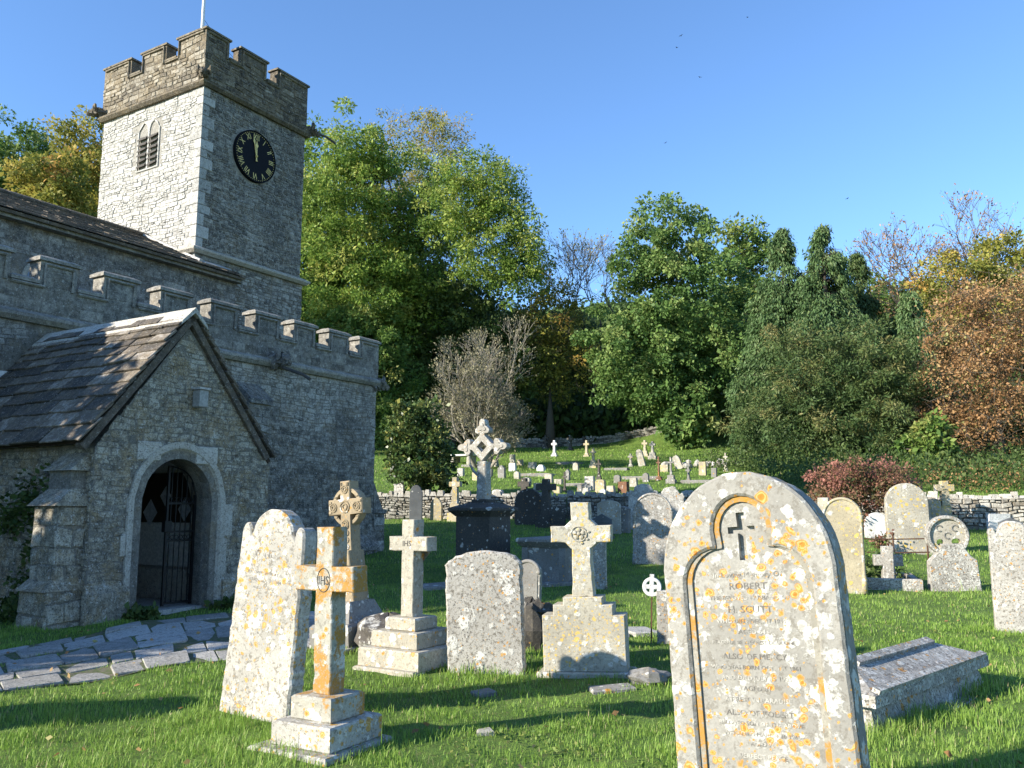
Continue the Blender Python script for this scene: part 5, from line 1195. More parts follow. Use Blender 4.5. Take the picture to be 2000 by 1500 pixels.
def kerb(px, py, wpx, L, label, mat='L_pale'):
    p = spot(px, py); w_ = size(p, wpx); g = empty('grave_kerb', p, CH + R(8), (0, 0), label, 'grave kerb', 'kerbed graves on the upper slope')
    for (x0, x1, y0, y1, z) in ((-w_ / 2, w_ / 2, -.1, .05, .13), (-w_ / 2, -w_ / 2 + .14, .05, L, .13), (w_ / 2 - .14, w_ / 2, .05, L, .13), (-w_ / 2, w_ / 2, L, L + .14, .14)):
        mb = MB(); mb.box(x0, x1, y0, y1, -.1, z, None, .02); mb.build('kerbstone', M[mat], g)
kerb(1107, 907, 44, 1.6, 'cream kerbed grave in the open upper grass', 'L_grey'); kerb(1203, 919, 46, 1.5, 'dark kerbed grave right of the shouldered cream cross', 'L_grey'); kerb(1250, 936, 70, 1.4, 'broad kerbed grave on the middle terrace', 'L_grey')
kerb(1040, 930, 60, 1.3, 'low kerbed grave on the shaded terrace left of the twisted stone', 'L_grey'); kerb(925, 912, 50, 1.3, 'kerbed grave left of the trefoil cross', 'L_grey'); kerb(1360, 944, 60, 1.2, 'kerbed grave below the golden rectangular slab', 'L_grey'); kerb(1130, 950, 50, 1., 'kerbed grave behind the square crusted headstone', 'L_grey')
p = spot(905, 906); g = empty('table_tomb', p, CH, (0, 0), 'white flat-topped table tomb on the slope behind the ivy-leaved shrub', 'tomb')
mb = MB(); mb.box(-.75, .75, -.5, .5, .42, .52, None, .02); mb.build('top_slab', M['L_white'], g)
for sx in (-.55, .55): mb = MB(); mb.box(sx - .1, sx + .1, -.35, .35, -.1, .42, None, .01); mb.build('support', M['L_pale'], g)

# ================================================================ DRY STONE WALLS
def drywall(pts, hgt, name, label, seed, nparts, thick=.45, sink=.3, mat='drystone', ch=(.06, .15), ln=(.10, .34), cop=True):
    P = [Vector((x, y)) for x, y in pts]; cum = [0]
    for i in range(len(P) - 1): cum.append(cum[-1] + (P[i + 1] - P[i]).length)
    def at(s):
        s = max(0, min(cum[-1] - 1e-4, s)); i = max(k for k in range(len(cum) - 1) if cum[k] <= s); t = (s - cum[i]) / (cum[i + 1] - cum[i]); d = (P[i + 1] - P[i]).normalized(); return P[i].lerp(P[i + 1], t), Vector((d.y, -d.x))
    def fn(s, z, o): q, n = at(s); b = q + n * o; return (b.x, b.y, hz(q.x + n.x * .3, q.y + n.y * .3) + z)
    mid, _ = at(cum[-1] / 2); base = Vector((mid.x, mid.y, hz(mid.x, mid.y)))
    g = empty(name, base, 0, (0, 0), label, 'stone wall')
    mb = MB(); n = max(2, int(cum[-1] / .6)); mb.tone = .1
    for i in range(n):
        sa, sb = cum[-1] * i / n, cum[-1] * (i + 1) / n
        a0, a1 = fn(sa, -sink, -.03), fn(sb, -sink, -.03); b0, b1 = fn(sa, hgt - .05, -.03), fn(sb, hgt - .05, -.03); c0, c1 = fn(sa, hgt - .05, -thick), fn(sb, hgt - .05, -thick); d0, d1 = fn(sa, -sink, -thick), fn(sb, -sink, -thick)
        mb.add([a0, a1, b1, b0, c1, c0, d1, d0], [(0, 1, 2, 3), (3, 2, 4, 5), (5, 4, 6, 7)])
    core = link('core', mb.mesh('core', M['mortar']), None, g, -base)
    st = masonry(fn, [(0, -.12), (cum[-1], -.12), (cum[-1], hgt), (0, hgt)], ch, ln, .012, (.0, .07), seed=seed, tone=(.05, .95), cham=.026, wave=1.6)
    rr_ = random.Random(seed); s = 0
    cops = []
    while s < cum[-1] and cop:
        wd = rr_.uniform(.10, .32); h_ = rr_.uniform(.10, .24); q, n_ = at(s + wd / 2); d = Vector((-n_.y, n_.x)); m_ = MB(); m_.tone = rr_.uniform(.4, 1); z0 = hz(q.x + n_.x * .3, q.y + n_.y * .3) + hgt - .06
        T_ = lambda x, y, z: (q.x + d.x * x - n_.x * y, q.y + d.y * x - n_.y * y, z0 + z); k1, k2 = rr_.uniform(-.04, .04), rr_.uniform(.5, .95)
        m_.taper(-wd / 2, wd / 2, -.04, thick, 0, -wd / 2 * k2 + k1, wd / 2 * k2 + k1, .0, thick - .05, h_, T_); cops.append(m_); s += wd + .01
    st.sort(key=lambda t: -t[3] / max(1, (t[4][0] ** 2 + t[4][1] ** 2))); big = MB()
    for i, q in enumerate(st):
        if i < nparts: m_ = MB(); m_.add(q[0], q[1], q[2]); link('stone', m_.mesh('stone', M[mat]), None, g, -base)
        else: big.add(q[0], q[1], q[2])
    if big.v: tag(link('stonework', big.mesh('stonework', M[mat]), None, g, -base), kind='stuff')
    for m_ in cops: link('coping_stone', m_.mesh('coping_stone', M[mat]), None, g, -base)
    return g
drywall([(-5, 30.4), (-1.5, 30.15), (1.9, 29.93)], .86, 'retaining_wall', 'dry stone retaining wall behind the golden cross below the upper graves', 201, 150)
drywall([(1.92, 29.9), (4.65, 29.7), (7.4, 29.2), (10.3, 27.8)], .90, 'retaining_wall', 'shaded stretch of dry stone wall behind the shaggy scalloped headstones', 202, 110, mat='rubble')  # darker stone than the neighbouring spans: tower shade put into the colour
drywall([(10.4, 27.7), (13.4, 26.1), (17.5, 25.1), (21, 24.6)], .98, 'boundary_wall', 'sunlit dry stone boundary wall running off the right edge of the photo', 203, 110, ch=(.08, .18), ln=(.12, .42))
drywall([(-1, 66.4), (6, 67.2), (12.5, 67)], .62, 'woodland_wall', 'low stone wall in tree shade along the top of the upper graves', 204, 0, ch=(.12, .25), ln=(.25, .7), mat='rubble')  # darker rubble here paints the tree shade into the stone
rr = random.Random(77); hp = empty('stone_heap', spot(1398, 912), 0, (0, 0), 'tumbled heap of pale stones below the dark yew', 'stone heap')
for k in range(34): mb = MB(); mb.blob((rr.gauss(0, .9), rr.gauss(0, .4), rr.uniform(0, .3)), (rr.uniform(.12, .26), rr.uniform(.12, .22), rr.uniform(.09, .18)), k, 7, 5, .2, tone=rr.random()); mb.build('stone', M['drystone'], hp)

# ================================================================ VEGETATION
def leaf_mat(name, stops, trans=.35, rough=.55):
    a = NT(name); c_ = a.ramp(a.attr(), stops); nz = a.noise(a.obj(False), .35, 3).outputs[0]
    c_ = a.mix(a.math('MULTIPLY', a.step(nz, .4, .65), .35), c_, a.ramp(a.math('ADD', a.attr(), .3), stops))
    a.color(c_).rough(rough); tr = a.n('ShaderNodeBsdfTranslucent'); mx = a.n('ShaderNodeMixShader'); mx.inputs[0].default_value = trans
    br = a.n('ShaderNodeBrightContrast'); a.L(c_, br.inputs[0]); br.inputs[1].default_value = .01
    a.L(br.outputs[0], tr.inputs[0]); a.L(a.bs.outputs[0], mx.inputs[1]); a.L(tr.outputs[0], mx.inputs[2]); a.L(mx.outputs[0], a.out.inputs[0]); return a.m
M['lf_ash'] = leaf_mat('ash_leaves', [(0, (0.065, 0.122, 0.020)), (.5, (0.155, 0.250, 0.040)), (.85, (0.275, 0.353, 0.065)), (1, (0.361, 0.372, 0.090))])
M['lf_mid'] = leaf_mat('broadleaf_leaves', [(0, (.045, .10, .02)), (.5, (.11, .19, .038)), (.85, (.19, .26, .06)), (1, (.27, .28, .08))])
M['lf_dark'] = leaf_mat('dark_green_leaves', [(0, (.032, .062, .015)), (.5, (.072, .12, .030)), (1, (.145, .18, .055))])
M['lf_yel'] = leaf_mat('autumn_yellow_leaves', [(0, (.11, .13, .025)), (.4, (.26, .27, .05)), (.8, (.42, .34, .07)), (1, (.46, .28, .08))])
M['lf_beech'] = leaf_mat('green_beech_leaves', [(0, (.055, .115, .028)), (.5, (.125, .215, .055)), (.85, (.21, .30, .085)), (1, (.30, .34, .12))])
M['lf_cyp'] = leaf_mat('cypress_sprays', [(0, (0.043, 0.083, 0.025)), (.5, (0.085, 0.152, 0.052)), (.9, (0.153, 0.216, 0.081)), (1, (0.221, 0.230, 0.099))], .2)
M['lf_yew'] = leaf_mat('yew_needles', [(0, (0.026, 0.053, 0.016)), (.5, (0.064, 0.109, 0.032)), (.85, (0.119, 0.156, 0.050)), (1, (0.189, 0.175, 0.063))], .2)
M['lf_rus'] = leaf_mat('russet_leaves', [(0, (0.154, 0.084, 0.034)), (.45, (0.352, 0.196, 0.086)), (.8, (0.484, 0.291, 0.138)), (1, (0.330, 0.325, 0.120))])
M['lf_red'] = leaf_mat('red_berry_leaves', [(0, (.045, .065, .02)), (.4, (.13, .115, .045)), (.62, (.26, .125, .085)), (1, (.40, .18, .14))])
M['lf_ivy'] = leaf_mat('ivy_leaves', [(0, (0.021, 0.049, 0.014)), (.5, (0.049, 0.091, 0.025)), (.85, (0.112, 0.154, 0.049)), (1, (0.252, 0.252, 0.070))], .2, .35)
M['lf_twig'] = leaf_mat('grey_lichen_buds', [(0, (0.115, 0.103, 0.057)), (.5, (0.218, 0.196, 0.115)), (1, (0.299, 0.276, 0.172))], .2)
M['bark'] = flat('tree_bark', (.10, .085, .065), .9); M['barkpale'] = flat('pale_bark', (.26, .235, .19), .9); M['barkdark'] = flat('dark_bark', (.05, .042, .034), .9)

def leaves_mesh(name, P, A, S, wr, tone, mat, seed=0):
    """P (n,3) leaf base points, A (n,3) leaf axis, S (n,) length, wr width ratio"""
    g = np.random.default_rng(seed); n = len(P); A = A / (np.linalg.norm(A, axis=1, keepdims=True) + 1e-9)
    r_ = g.normal(size=(n, 3)); B = np.cross(A, r_); B /= (np.linalg.norm(B, axis=1, keepdims=True) + 1e-9); N_ = np.cross(A, B)
    S = S[:, None]; mid = P + A * S * .45 + N_ * S * .06; w_ = S * wr * .5
    Vv = np.empty((n, 4, 3)); Vv[:, 0] = P; Vv[:, 1] = mid + B * w_; Vv[:, 2] = P + A * S - N_ * S * .05; Vv[:, 3] = mid - B * w_
    F_ = np.arange(n * 4).reshape(n, 4); return poly_mesh(name, Vv.reshape(-1, 3), F_, np.repeat(np.clip(tone, 0, 1), 4), mat, 4)
def fib(n, g):
    k = np.arange(n) + g.uniform(); ph = k * 2.39996; z = 1 - 2 * (k + .5) / n; r_ = np.sqrt(1 - z * z); return np.stack([r_ * np.cos(ph), r_ * np.sin(ph), z], -1)
def limb(mb, a, b, r0, r1, g, n=5, sag=.08, sides=5):
    a, b = Vector(a), Vector(b); L = (b - a).length; pts = []; off = Vector(g.normal(size=3)) * L * sag
    for i in range(n + 1):
        t = i / n; pts.append(a.lerp(b, t) + off * math.sin(math.pi * t) + Vector((0, 0, -L * .04 * math.sin(math.pi * t))))
    mb.tube(pts, [r0 + (r1 - r0) * (i / n) for i in range(n + 1)], sides); return pts
def tree(name, label, base, ell, mat, nclump=150, per=110, cr=.9, leaf=.24, wr=.6, trunk=.35, seed=0, cat='tree', group='trees on the wooded hillside', sparse=0., bark='bark', limbs=26, droop=0., toplight=.0, shell=.5, tonebias=0., forkz=.35, twigs=True, lean=(0, 0)):
    """ell: list of crown ellipsoids (dx, dy, z, rx, ry, rz) about the base; z is the height of the middle above the base"""
    g = np.random.default_rng(seed); base = Vector(base)
    vol = np.array([e[3] * e[4] * e[5] for e in ell]) ** (2 / 3.); vol /= vol.sum(); C_ = []; T_ = []
    for e, f in zip(ell, vol):
        n = max(6, int(nclump * f)); d = fib(n, g) + g.normal(size=(n, 3)) * .13; d /= np.linalg.norm(d, axis=1, keepdims=True)
        r_ = np.where(g.uniform(size=n) < .68, g.uniform(.84, 1.04, n), g.uniform(shell, .9, n))
        # lobed outline
        ph = np.arctan2(d[:, 1], d[:, 0]); r_ *= 1 + .10 * np.sin(3 * ph + seed) + .10 * np.sin(5 * ph + 4 * d[:, 2] + seed * 2) + .07 * np.sin(9 * d[:, 2] + 2 * ph)
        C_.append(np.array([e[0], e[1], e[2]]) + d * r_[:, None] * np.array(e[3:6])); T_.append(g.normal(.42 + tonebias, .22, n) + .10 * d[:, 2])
    C_ = np.concatenate(C_); T_ = np.concatenate(T_); C_ += g.normal(0, cr * .38, C_.shape)
    keep = g.uniform(size=len(C_)) > sparse * .35; C_, T_ = C_[keep], T_[keep]
    N_ = len(C_); cnt = (per * g.uniform(.5, 1.4, N_) * (1 - sparse * .55)).astype(int); I = np.repeat(np.arange(N_), cnt); n = len(I)
    sz = cr * g.uniform(.6, 1.25, N_); d = g.normal(size=(n, 3)); d /= np.linalg.norm(d, axis=1, keepdims=True); rad = g.uniform(0, 1, n) ** .45
    P = C_[I] + d * (rad * sz[I])[:, None] * np.array([1, 1, .72 if droop < .5 else 1.5])
    A = d * .9 + g.normal(size=(n, 3)) * .6 + np.array([0, 0, -.25 - droop * 2.5]); S = leaf * np.clip(g.lognormal(-.08, .38, n), .35, 2.0)
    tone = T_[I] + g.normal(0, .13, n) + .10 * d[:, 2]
    root = empty(name, base, 0, (0, 0), label, cat, group)
    top = max(e[2] + e[5] for e in ell); mb = MB(); fz = top * forkz
    ctr = C_.mean(axis=0); tr = [Vector((0, 0, -.4)), Vector((0, 0, fz * .3)), Vector((lean[0] * .5, lean[1] * .5, fz)), Vector((ctr[0] * .5, ctr[1] * .5, (fz + top) * .5)), Vector((ctr[0] * .8, ctr[1] * .8, top * .86))]
    mb.tube(tr, [trunk * 1.35, trunk, trunk * .8, trunk * .45, trunk * .12], 9)
    root_o = mb.build('trunk', M[bark], root, True)
    mb = MB(); order = g.permutation(N_)[:limbs]; ends = []
    for k in order:
        c = C_[k]; zt_ = min(max(fz, c[2] - .45 * math.hypot(c[0], c[1])), top * .8); t = max(0, min(1, (zt_ - fz) / max(.1, top * .86 - fz))); a_ = tr[2].lerp(tr[4], t)
        pts = limb(mb, a_, c, trunk * (.42 - .28 * t), .03, g); ends += [np.array(q) for q in pts[2:]]
    if twigs and ends:
        E_ = np.array(ends)
        for k in range(N_):
            q = E_[np.argmin(((E_ - C_[k]) ** 2).sum(1))]; limb(mb, q, C_[k], .045, .012, g, 3, .1, 3)
            if sparse > .35:
                for _ in range(4): limb(mb, C_[k], C_[k] + g.normal(size=3) * sz[k] * .75, .016, .006, g, 2, .1, 3)
    mb.build('branches', M[bark], root, False)
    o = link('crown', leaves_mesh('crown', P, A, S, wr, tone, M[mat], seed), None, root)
    return root
def hill(px, Y): x = (px - 1000) / FPX * (Y * CP + 4 * SP); return Vector((x, Y, hz(x, Y)))
def zat(py, Y): return atY(1000, py, Y).z
def wpx(n, Y): return n * Y / FPX
def tree_at(name, label, px, Y, top, bot, crown_w, mat, base_py=None, split=None, **kw):
    """crown from picture height top to bot (pixels) and crown_w pixels wide, standing at distance Y"""
    b = hill(px, Y); zt_, zb = zat(top, Y) - b.z, zat(bot, Y) - b.z; zb = max(zb, .8); rx = wpx(crown_w, Y) / 2
    c, h = (zt_ + zb) / 2, (zt_ - zb) / 2
    if split is None:
        ell = [(0, 0, zb + h * .78, rx, rx * .9, h * .78), (0, 0, zb + h * 1.35, rx * .72, rx * .7, h * .65), (-rx * .45, -rx * .2, zb + h * .7, rx * .6, rx * .6, h * .5), (rx * .45, -.1, zb + h * .85, rx * .58, rx * .6, h * .5)]
    else: ell = [(wpx(dx, Y), dy, zat(cy, Y) - b.z, wpx(rx_, Y), wpx(rx_, Y) * .85, wpx(rz_, Y)) for dx, dy, cy, rx_, rz_ in split]
    return tree(name, label, b, ell, mat, **kw)
GW = 'trees on the wooded hillside'
# big mass left of centre
tree_at('ash_tree', 'big bright green ash rising right of the tower with visible forked limbs', 655, 61, 300, 760, 260, 'lf_ash', split=[(-10, 0, 420, 95, 110), (30, .5, 560, 120, 120), (-30, -.5, 650, 90, 80), (20, 0, 300, 70, 60)], nclump=340, per=210, cr=1.0, leaf=.23, wr=.5, seed=1, trunk=.3, sparse=.25, bark='barkdark', tonebias=.12)
tree_at('ash_tree', 'broad sunlit yellow-green ash in the middle of the woodland mass', 770, 65, 290, 760, 260, 'lf_ash', split=[(-10, 0, 395, 115, 105), (40, 1, 520, 110, 110), (-30, -1, 600, 120, 110)], nclump=340, per=210, cr=1.05, leaf=.23, wr=.5, seed=2, tonebias=.10, sparse=.1)
tree_at('ash_tree', 'tall thin-topped tree showing bare twigs at the summit of the woodland', 800, 76, 205, 500, 220, 'lf_yel', split=[(0, 0, 300, 95, 85), (-10, 0, 400, 110, 80), (60, 0, 270, 55, 50)], nclump=300, per=95, cr=.9, leaf=.20, wr=.5, seed=3, sparse=.55, limbs=50, bark='barkpale', tonebias=.05)
tree_at('ash_tree', 'airy ash on the right flank of the woodland with sky showing through', 955, 59, 285, 620, 230, 'lf_ash', split=[(0, 0, 370, 65, 80), (20, 0, 470, 85, 95), (-65, 0, 400, 70, 90), (62, 0, 520, 55, 60)], nclump=420, per=135, cr=.8, leaf=.19, wr=.5, seed=4, sparse=.3, tonebias=.12, limbs=45, bark='barkdark')
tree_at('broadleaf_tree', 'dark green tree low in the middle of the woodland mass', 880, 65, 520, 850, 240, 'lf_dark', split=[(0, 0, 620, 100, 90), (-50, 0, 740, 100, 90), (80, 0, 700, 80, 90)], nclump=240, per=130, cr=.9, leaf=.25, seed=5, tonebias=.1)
tree_at('broadleaf_tree', 'mid green tree low behind the end of the aisle', 700, 59, 600, 860, 200, 'lf_mid', split=[(0, 0, 690, 90, 80), (-50, 0, 650, 60, 60), (40, 0, 770, 80, 70)], nclump=220, per=190, cr=.75, leaf=.19, seed=6)
tree_at('broadleaf_tree', 'yellowing brown thin tree at the right end of the woodland mass', 1075, 66, 505, 800, 150, 'lf_yel', split=[(0, 0, 610, 55, 90), (-30, 0, 700, 60, 90), (35, 0, 700, 45, 80)], nclump=200, per=110, cr=.8, leaf=.20, seed=7, sparse=.4, limbs=40, tonebias=-.05)
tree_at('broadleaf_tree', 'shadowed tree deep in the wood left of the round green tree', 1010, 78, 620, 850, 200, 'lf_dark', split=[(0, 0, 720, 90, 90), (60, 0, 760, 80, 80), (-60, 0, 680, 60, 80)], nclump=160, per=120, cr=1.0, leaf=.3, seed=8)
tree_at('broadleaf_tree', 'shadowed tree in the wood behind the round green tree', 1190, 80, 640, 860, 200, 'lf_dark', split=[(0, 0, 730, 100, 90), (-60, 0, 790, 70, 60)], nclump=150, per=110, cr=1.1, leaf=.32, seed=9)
# round green tree right of centre
tree_at('beech_tree', 'tall rounded green tree standing alone right of centre with trunk above the graves', 1335, 60, 390, 815, 330, 'lf_beech', split=[(-15, 0, 475, 85, 85), (0, 0, 590, 125, 100), (-95, -.5, 690, 92, 85), (40, 0, 710, 120, 90), (-60, -.5, 770, 80, 50)], nclump=430, per=200, cr=.85, leaf=.21, wr=.75, seed=10, trunk=.42, sparse=.12, group='', forkz=.3) 
tree_at('broadleaf_tree', 'low leafy ball of growth around the trunk of the round green tree', 1350, 57.5, 780, 875, 95, 'lf_beech', split=[(0, 0, 830, 46, 42)], nclump=50, per=110, cr=.55, leaf=.26, wr=.75, seed=11, trunk=.08, tonebias=.05, limbs=10)
tree_at('broadleaf_tree', 'green tree top showing between the round tree and the cypresses', 1468, 72, 435, 760, 130, 'lf_mid', split=[(0, 0, 510, 60, 75), (-10, 0, 640, 75, 90)], nclump=150, per=110, cr=1.0, leaf=.3, seed=12)
tree_at('broadleaf_tree', 'dark undergrowth tree right behind the leafy ball at the trunk', 1420, 66, 740, 900, 130, 'lf_dark', split=[(0, 0, 800, 80, 70)], nclump=80, per=110, cr=1.0, leaf=.3, seed=13)
# conifers
def conifer(label, px, Y, top, bot, wbase, seed, mat='lf_cyp', nst=520, lean=0, per=64, tb=0.):
    g = np.random.default_rng(seed); b = hill(px, Y); H_ = zat(top, Y) - b.z; zb = max(.3, zat(bot, Y) - b.z); Rb = wpx(wbase, Y) / 2
    nb = max(30, nst // 11); fb = g.uniform(0, 1, nb) ** .6; fb[:5] = g.uniform(0, .07, 5); tb_ = g.uniform(0, 2 * math.pi, nb); rb = Rb * (fb ** .78) * g.uniform(.62, 1.14, nb) + .15; kb = g.integers(0, nb, nst)
    f = np.clip(fb[kb] + g.normal(0, .018, nst), 0, 1); z = H_ - f * (H_ - zb); q = g.uniform(.45, 1, nst) ** .7; r_ = rb[kb] * q; th = tb_[kb] + g.normal(0, .34, nst) / np.maximum(.45, r_ * .55); z = z + .35 * (1 - q) * rb[kb] * .5
    C_ = np.stack([r_ * np.cos(th), r_ * np.sin(th), z], -1); I = np.repeat(np.arange(nst), per); n = len(I); t = g.uniform(0, 1, n); L = (.7 + .9 * f[I])
    out = np.stack([np.cos(th), np.sin(th), np.zeros(nst)], -1)[I]
    P = C_[I] + out * (.35 * np.sin(t * 2.2) - .35)[:, None] + np.stack([g.normal(0, .16, n), g.normal(0, .16, n), -t * L + g.normal(0, .06, n)], -1)
    A = out * .45 + np.array([0, 0, -1.0]) + g.normal(size=(n, 3)) * .38; tone = g.normal(.40 + tb, .16, nst)[I] + g.normal(0, .12, n) - .1 * t + .12 * (1 - f[I])
    root = empty('cypress_tree', b, 0, (0, 0), label, 'tree', 'cypresses right of the round tree'); mb = MB(); mb.tube([(0, 0, -.4), (0, 0, H_ * .5), (0, 0, H_ * .97)], [.3, .2, .03], 8); mb.build('trunk', M['barkdark'], root, True)
    mb = MB()
    for k in range(0, nst, 5): mb.tube([(0, 0, C_[k][2] - .1), tuple(C_[k] * np.array([.6, .6, 1]) + np.array([0, 0, .12])), tuple(C_[k])], [.05, .03, .01], 3)
    mb.build('branches', M['barkdark'], root); link('crown', leaves_mesh('crown', P, A, g.uniform(.15, .34, n), .30, tone, M[mat], seed), None, root)
conifer('left of two tall cypresses with drooping sprays, blunt top', 1545, 52, 448, 830, 250, 21, nst=1300)
conifer('right of two tall cypresses with drooping sprays, pointed ragged top', 1628, 50, 442, 830, 260, 22, nst=1400)
conifer('darker narrow cypress behind the pointed ragged one', 1695, 56, 495, 820, 170, 23, 'lf_yew', nst=800, tb=-.05)
conifer('small blue-green weeping conifer leaning out beside the russet tree', 1795, 47, 570, 720, 105, 24, nst=240, tb=.1)
# yew
tree_at('yew_tree', 'broad dark olive yew spreading in front of the cypresses', 1640, 41, 640, 950, 380, 'lf_yew', split=[(-60, 0, 740, 110, 95), (40, -1, 760, 120, 110), (-120, -.5, 850, 105, 90), (10, -1.5, 870, 140, 90), (130, -.5, 850, 80, 90), (100, 0, 770, 75, 85)], nclump=620, per=230, cr=.55, leaf=.14, wr=.32, seed=25, trunk=.4, group='', tonebias=.05, sparse=.0, twigs=False)
tree_at('broadleaf_shrub', 'fresh light green shrub between the yew and the russet tree', 1812, 35, 815, 935, 80, 'lf_mid', split=[(0, 0, 860, 34, 45), (-5, 0, 910, 36, 38)], nclump=90, per=80, cr=.35, leaf=.18, wr=.6, seed=26, cat='shrub', trunk=.05, group='shrubs along the walls', tonebias=.15, limbs=10)
# russet beech and its neighbours at the right
tree_at('russet_tree', 'russet autumn tree with pale ivied trunk at the right edge', 1950, 38, 540, 930, 300, 'lf_rus', split=[(-20, 0, 640, 110, 95), (50, 0, 620, 110, 90), (-55, -.3, 760, 100, 85), (50, 0, 780, 120, 90), (-70, 0, 850, 75, 55)], nclump=420, per=150, cr=.75, leaf=.115, wr=.6, seed=27, trunk=.2, bark='bark', sparse=.68, limbs=60, group='')
tree_at('broadleaf_tree', 'olive green tree behind the top of the russet tree', 1950, 55, 485, 720, 250, 'lf_yel', split=[(-30, 0, 550, 100, 55), (70, 0, 520, 90, 70), (0, 0, 640, 130, 80)], nclump=240, per=170, cr=.85, leaf=.19, seed=28, tonebias=-.15, sparse=.2)
tree_at('broadleaf_tree', 'distant green tree top in the dip between cypress and russet tree', 1745, 80, 525, 760, 130, 'lf_mid', split=[(-30, 0, 590, 50, 60), (30, 0, 620, 60, 60), (0, 0, 700, 80, 70)], nclump=140, per=110, cr=1.1, leaf=.32, seed=29, tonebias=.05)
tree_at('broadleaf_tree', 'dark tree in shadow between the yew and the weeping conifer', 1760, 58, 600, 880, 150, 'lf_dark', split=[(0, 0, 690, 70, 80), (0, 0, 800, 80, 80)], nclump=120, per=110, cr=1.0, leaf=.3, seed=30)
tree_at('broadleaf_tree', 'dark undergrowth tree below the russet tree by the boundary wall', 1900, 47, 760, 930, 200, 'lf_dark', split=[(0, 0, 840, 110, 70), (80, 0, 820, 90, 80)], nclump=130, per=100, cr=.9, leaf=.26, seed=31)
# left hillside behind the church
for i, (px, Y, tp, bt, wd, mt, lb, sp_) in enumerate([(125, 56, 215, 560, 190, 'lf_yel', 'yellow-green rounded tree on the hillside left of the tower', .1), (15, 60, 235, 560, 170, 'lf_mid', 'darker green tree at the left edge above the nave roof', .2), (200, 62, 260, 560, 130, 'lf_yel', 'yellowing tree partly hidden by the left side of the tower', .1), (60, 50, 300, 600, 170, 'lf_yel', 'olive yellow tree lower on the hillside above the nave roof', .05), (-60, 54, 260, 600, 150, 'lf_mid', 'green tree cut by the left edge of the photo', .1)]):
    tree_at('hillside_tree', lb, px, Y, tp, bt, wd, mt, nclump=210, per=180, cr=.9, leaf=.22, seed=40 + i, sparse=sp_, tonebias=-.05 if i != 1 else 0, trunk=.25)
tree_at('broadleaf_tree', 'green tree filling the gap between tower and big ash', 590, 70, 250, 700, 170, 'lf_ash', split=[(0, 0, 330, 70, 85), (20, 0, 480, 80, 110), (0, 0, 620, 90, 90)], nclump=220, per=110, cr=.95, leaf=.28, seed=50, sparse=.2)
for i, (px, Y, tp, bt, wd) in enumerate([(560, 74, 300, 760, 240), (800, 80, 480, 800, 240), (930, 78, 560, 850, 240), (1080, 84, 600, 860, 260), (1290, 84, 640, 870, 260), (1540, 80, 560, 870, 280), (1830, 84, 560, 880, 260), (2010, 78, 520, 880, 240)]):
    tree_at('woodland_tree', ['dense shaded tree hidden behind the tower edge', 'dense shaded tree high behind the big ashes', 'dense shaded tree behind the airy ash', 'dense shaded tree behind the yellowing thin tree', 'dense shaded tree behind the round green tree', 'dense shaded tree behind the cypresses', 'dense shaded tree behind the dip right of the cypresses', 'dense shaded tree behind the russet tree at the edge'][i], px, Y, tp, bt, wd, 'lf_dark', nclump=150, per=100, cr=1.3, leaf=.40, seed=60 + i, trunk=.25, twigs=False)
# bare trees
def bare_tree(name, label, base, H_, spread, seed, bark, depth_=6, r0=.16, buds=0, budmat='lf_twig', cat='tree', group=None, multi=1, up=.25, leafsize=.1):
    g = random.Random(seed); mb = MB(); tips = []; tk = MB()
    def grow(p, d, L, r_, k):
        q = p + d * L; m_ = p.lerp(q, .5) + Vector((g.gauss(0, .06), g.gauss(0, .06), g.gauss(0, .04))) * L
        (tk if k >= depth_ - 1 else mb).tube([p, m_, q], [r_, r_ * .85, r_ * .68], 6 if r_ > .05 else 3)
        if k == 0: tips.append((q, d)); return
        if k <= 3: tips.append((m_, d))
        nb = 3 if g.random() < .55 else 2
        for j in range(nb):
            v_ = Vector((g.gauss(0, 1), g.gauss(0, 1), g.gauss(0, .7))); v_ = v_ - d * v_.dot(d); v_.normalize()
            nd = (d + v_ * g.uniform(.35, .85) * spread + Vector((0, 0, up))).normalized(); grow(q if j else q, nd, L * g.uniform(.66, .86), max(.007, r_ * (.66 if j else .74)), k - 1)
        if k > 2 and g.random() < .7:
            v_ = Vector((g.gauss(0, 1), g.gauss(0, 1), .2)).normalized(); grow(m_, (d * .5 + v_).normalized(), L * .6, max(.006, r_ * .45), k - 2)
    root = empty(name, base, 0, (0, 0), label, cat, group)
    L0 = H_ / (sum(.76 ** i for i in range(depth_ + 1)) * .88); lead = multi > 2
    for m in range(multi):
        a_ = 2 * math.pi * m / max(1, multi) + g.random(); tl = .8 if (lead and m) else (.04 if lead else .55); d = Vector((math.cos(a_) * tl * spread, math.sin(a_) * tl * spread, 1)).normalized() if multi > 1 else Vector((0, 0, 1))
        grow(Vector((0, 0, -.2)) if multi == 1 else Vector((math.cos(a_) * .2, math.sin(a_) * .2, -.2)), d, L0 * ((1.15 if m == 0 and lead else g.uniform(.6, .95)) if multi > 1 else 1), r0, depth_)
    tk.build('trunk', M[bark], root, True); mb.build('branches', M[bark], root)
    if buds:
        gg = np.random.default_rng(seed); tp = np.array([tuple(t[0]) for t in tips]); td = np.array([tuple(t[1]) for t in tips]); I = gg.integers(0, len(tp), buds)
        P = tp[I] + gg.normal(0, .12, (buds, 3)); link('crown', leaves_mesh('crown', P, td[I] + gg.normal(0, .6, (buds, 3)), leafsize * gg.uniform(.6, 1.4, buds), .45, gg.uniform(0, 1, buds), M[budmat], seed), None, root)
    return root
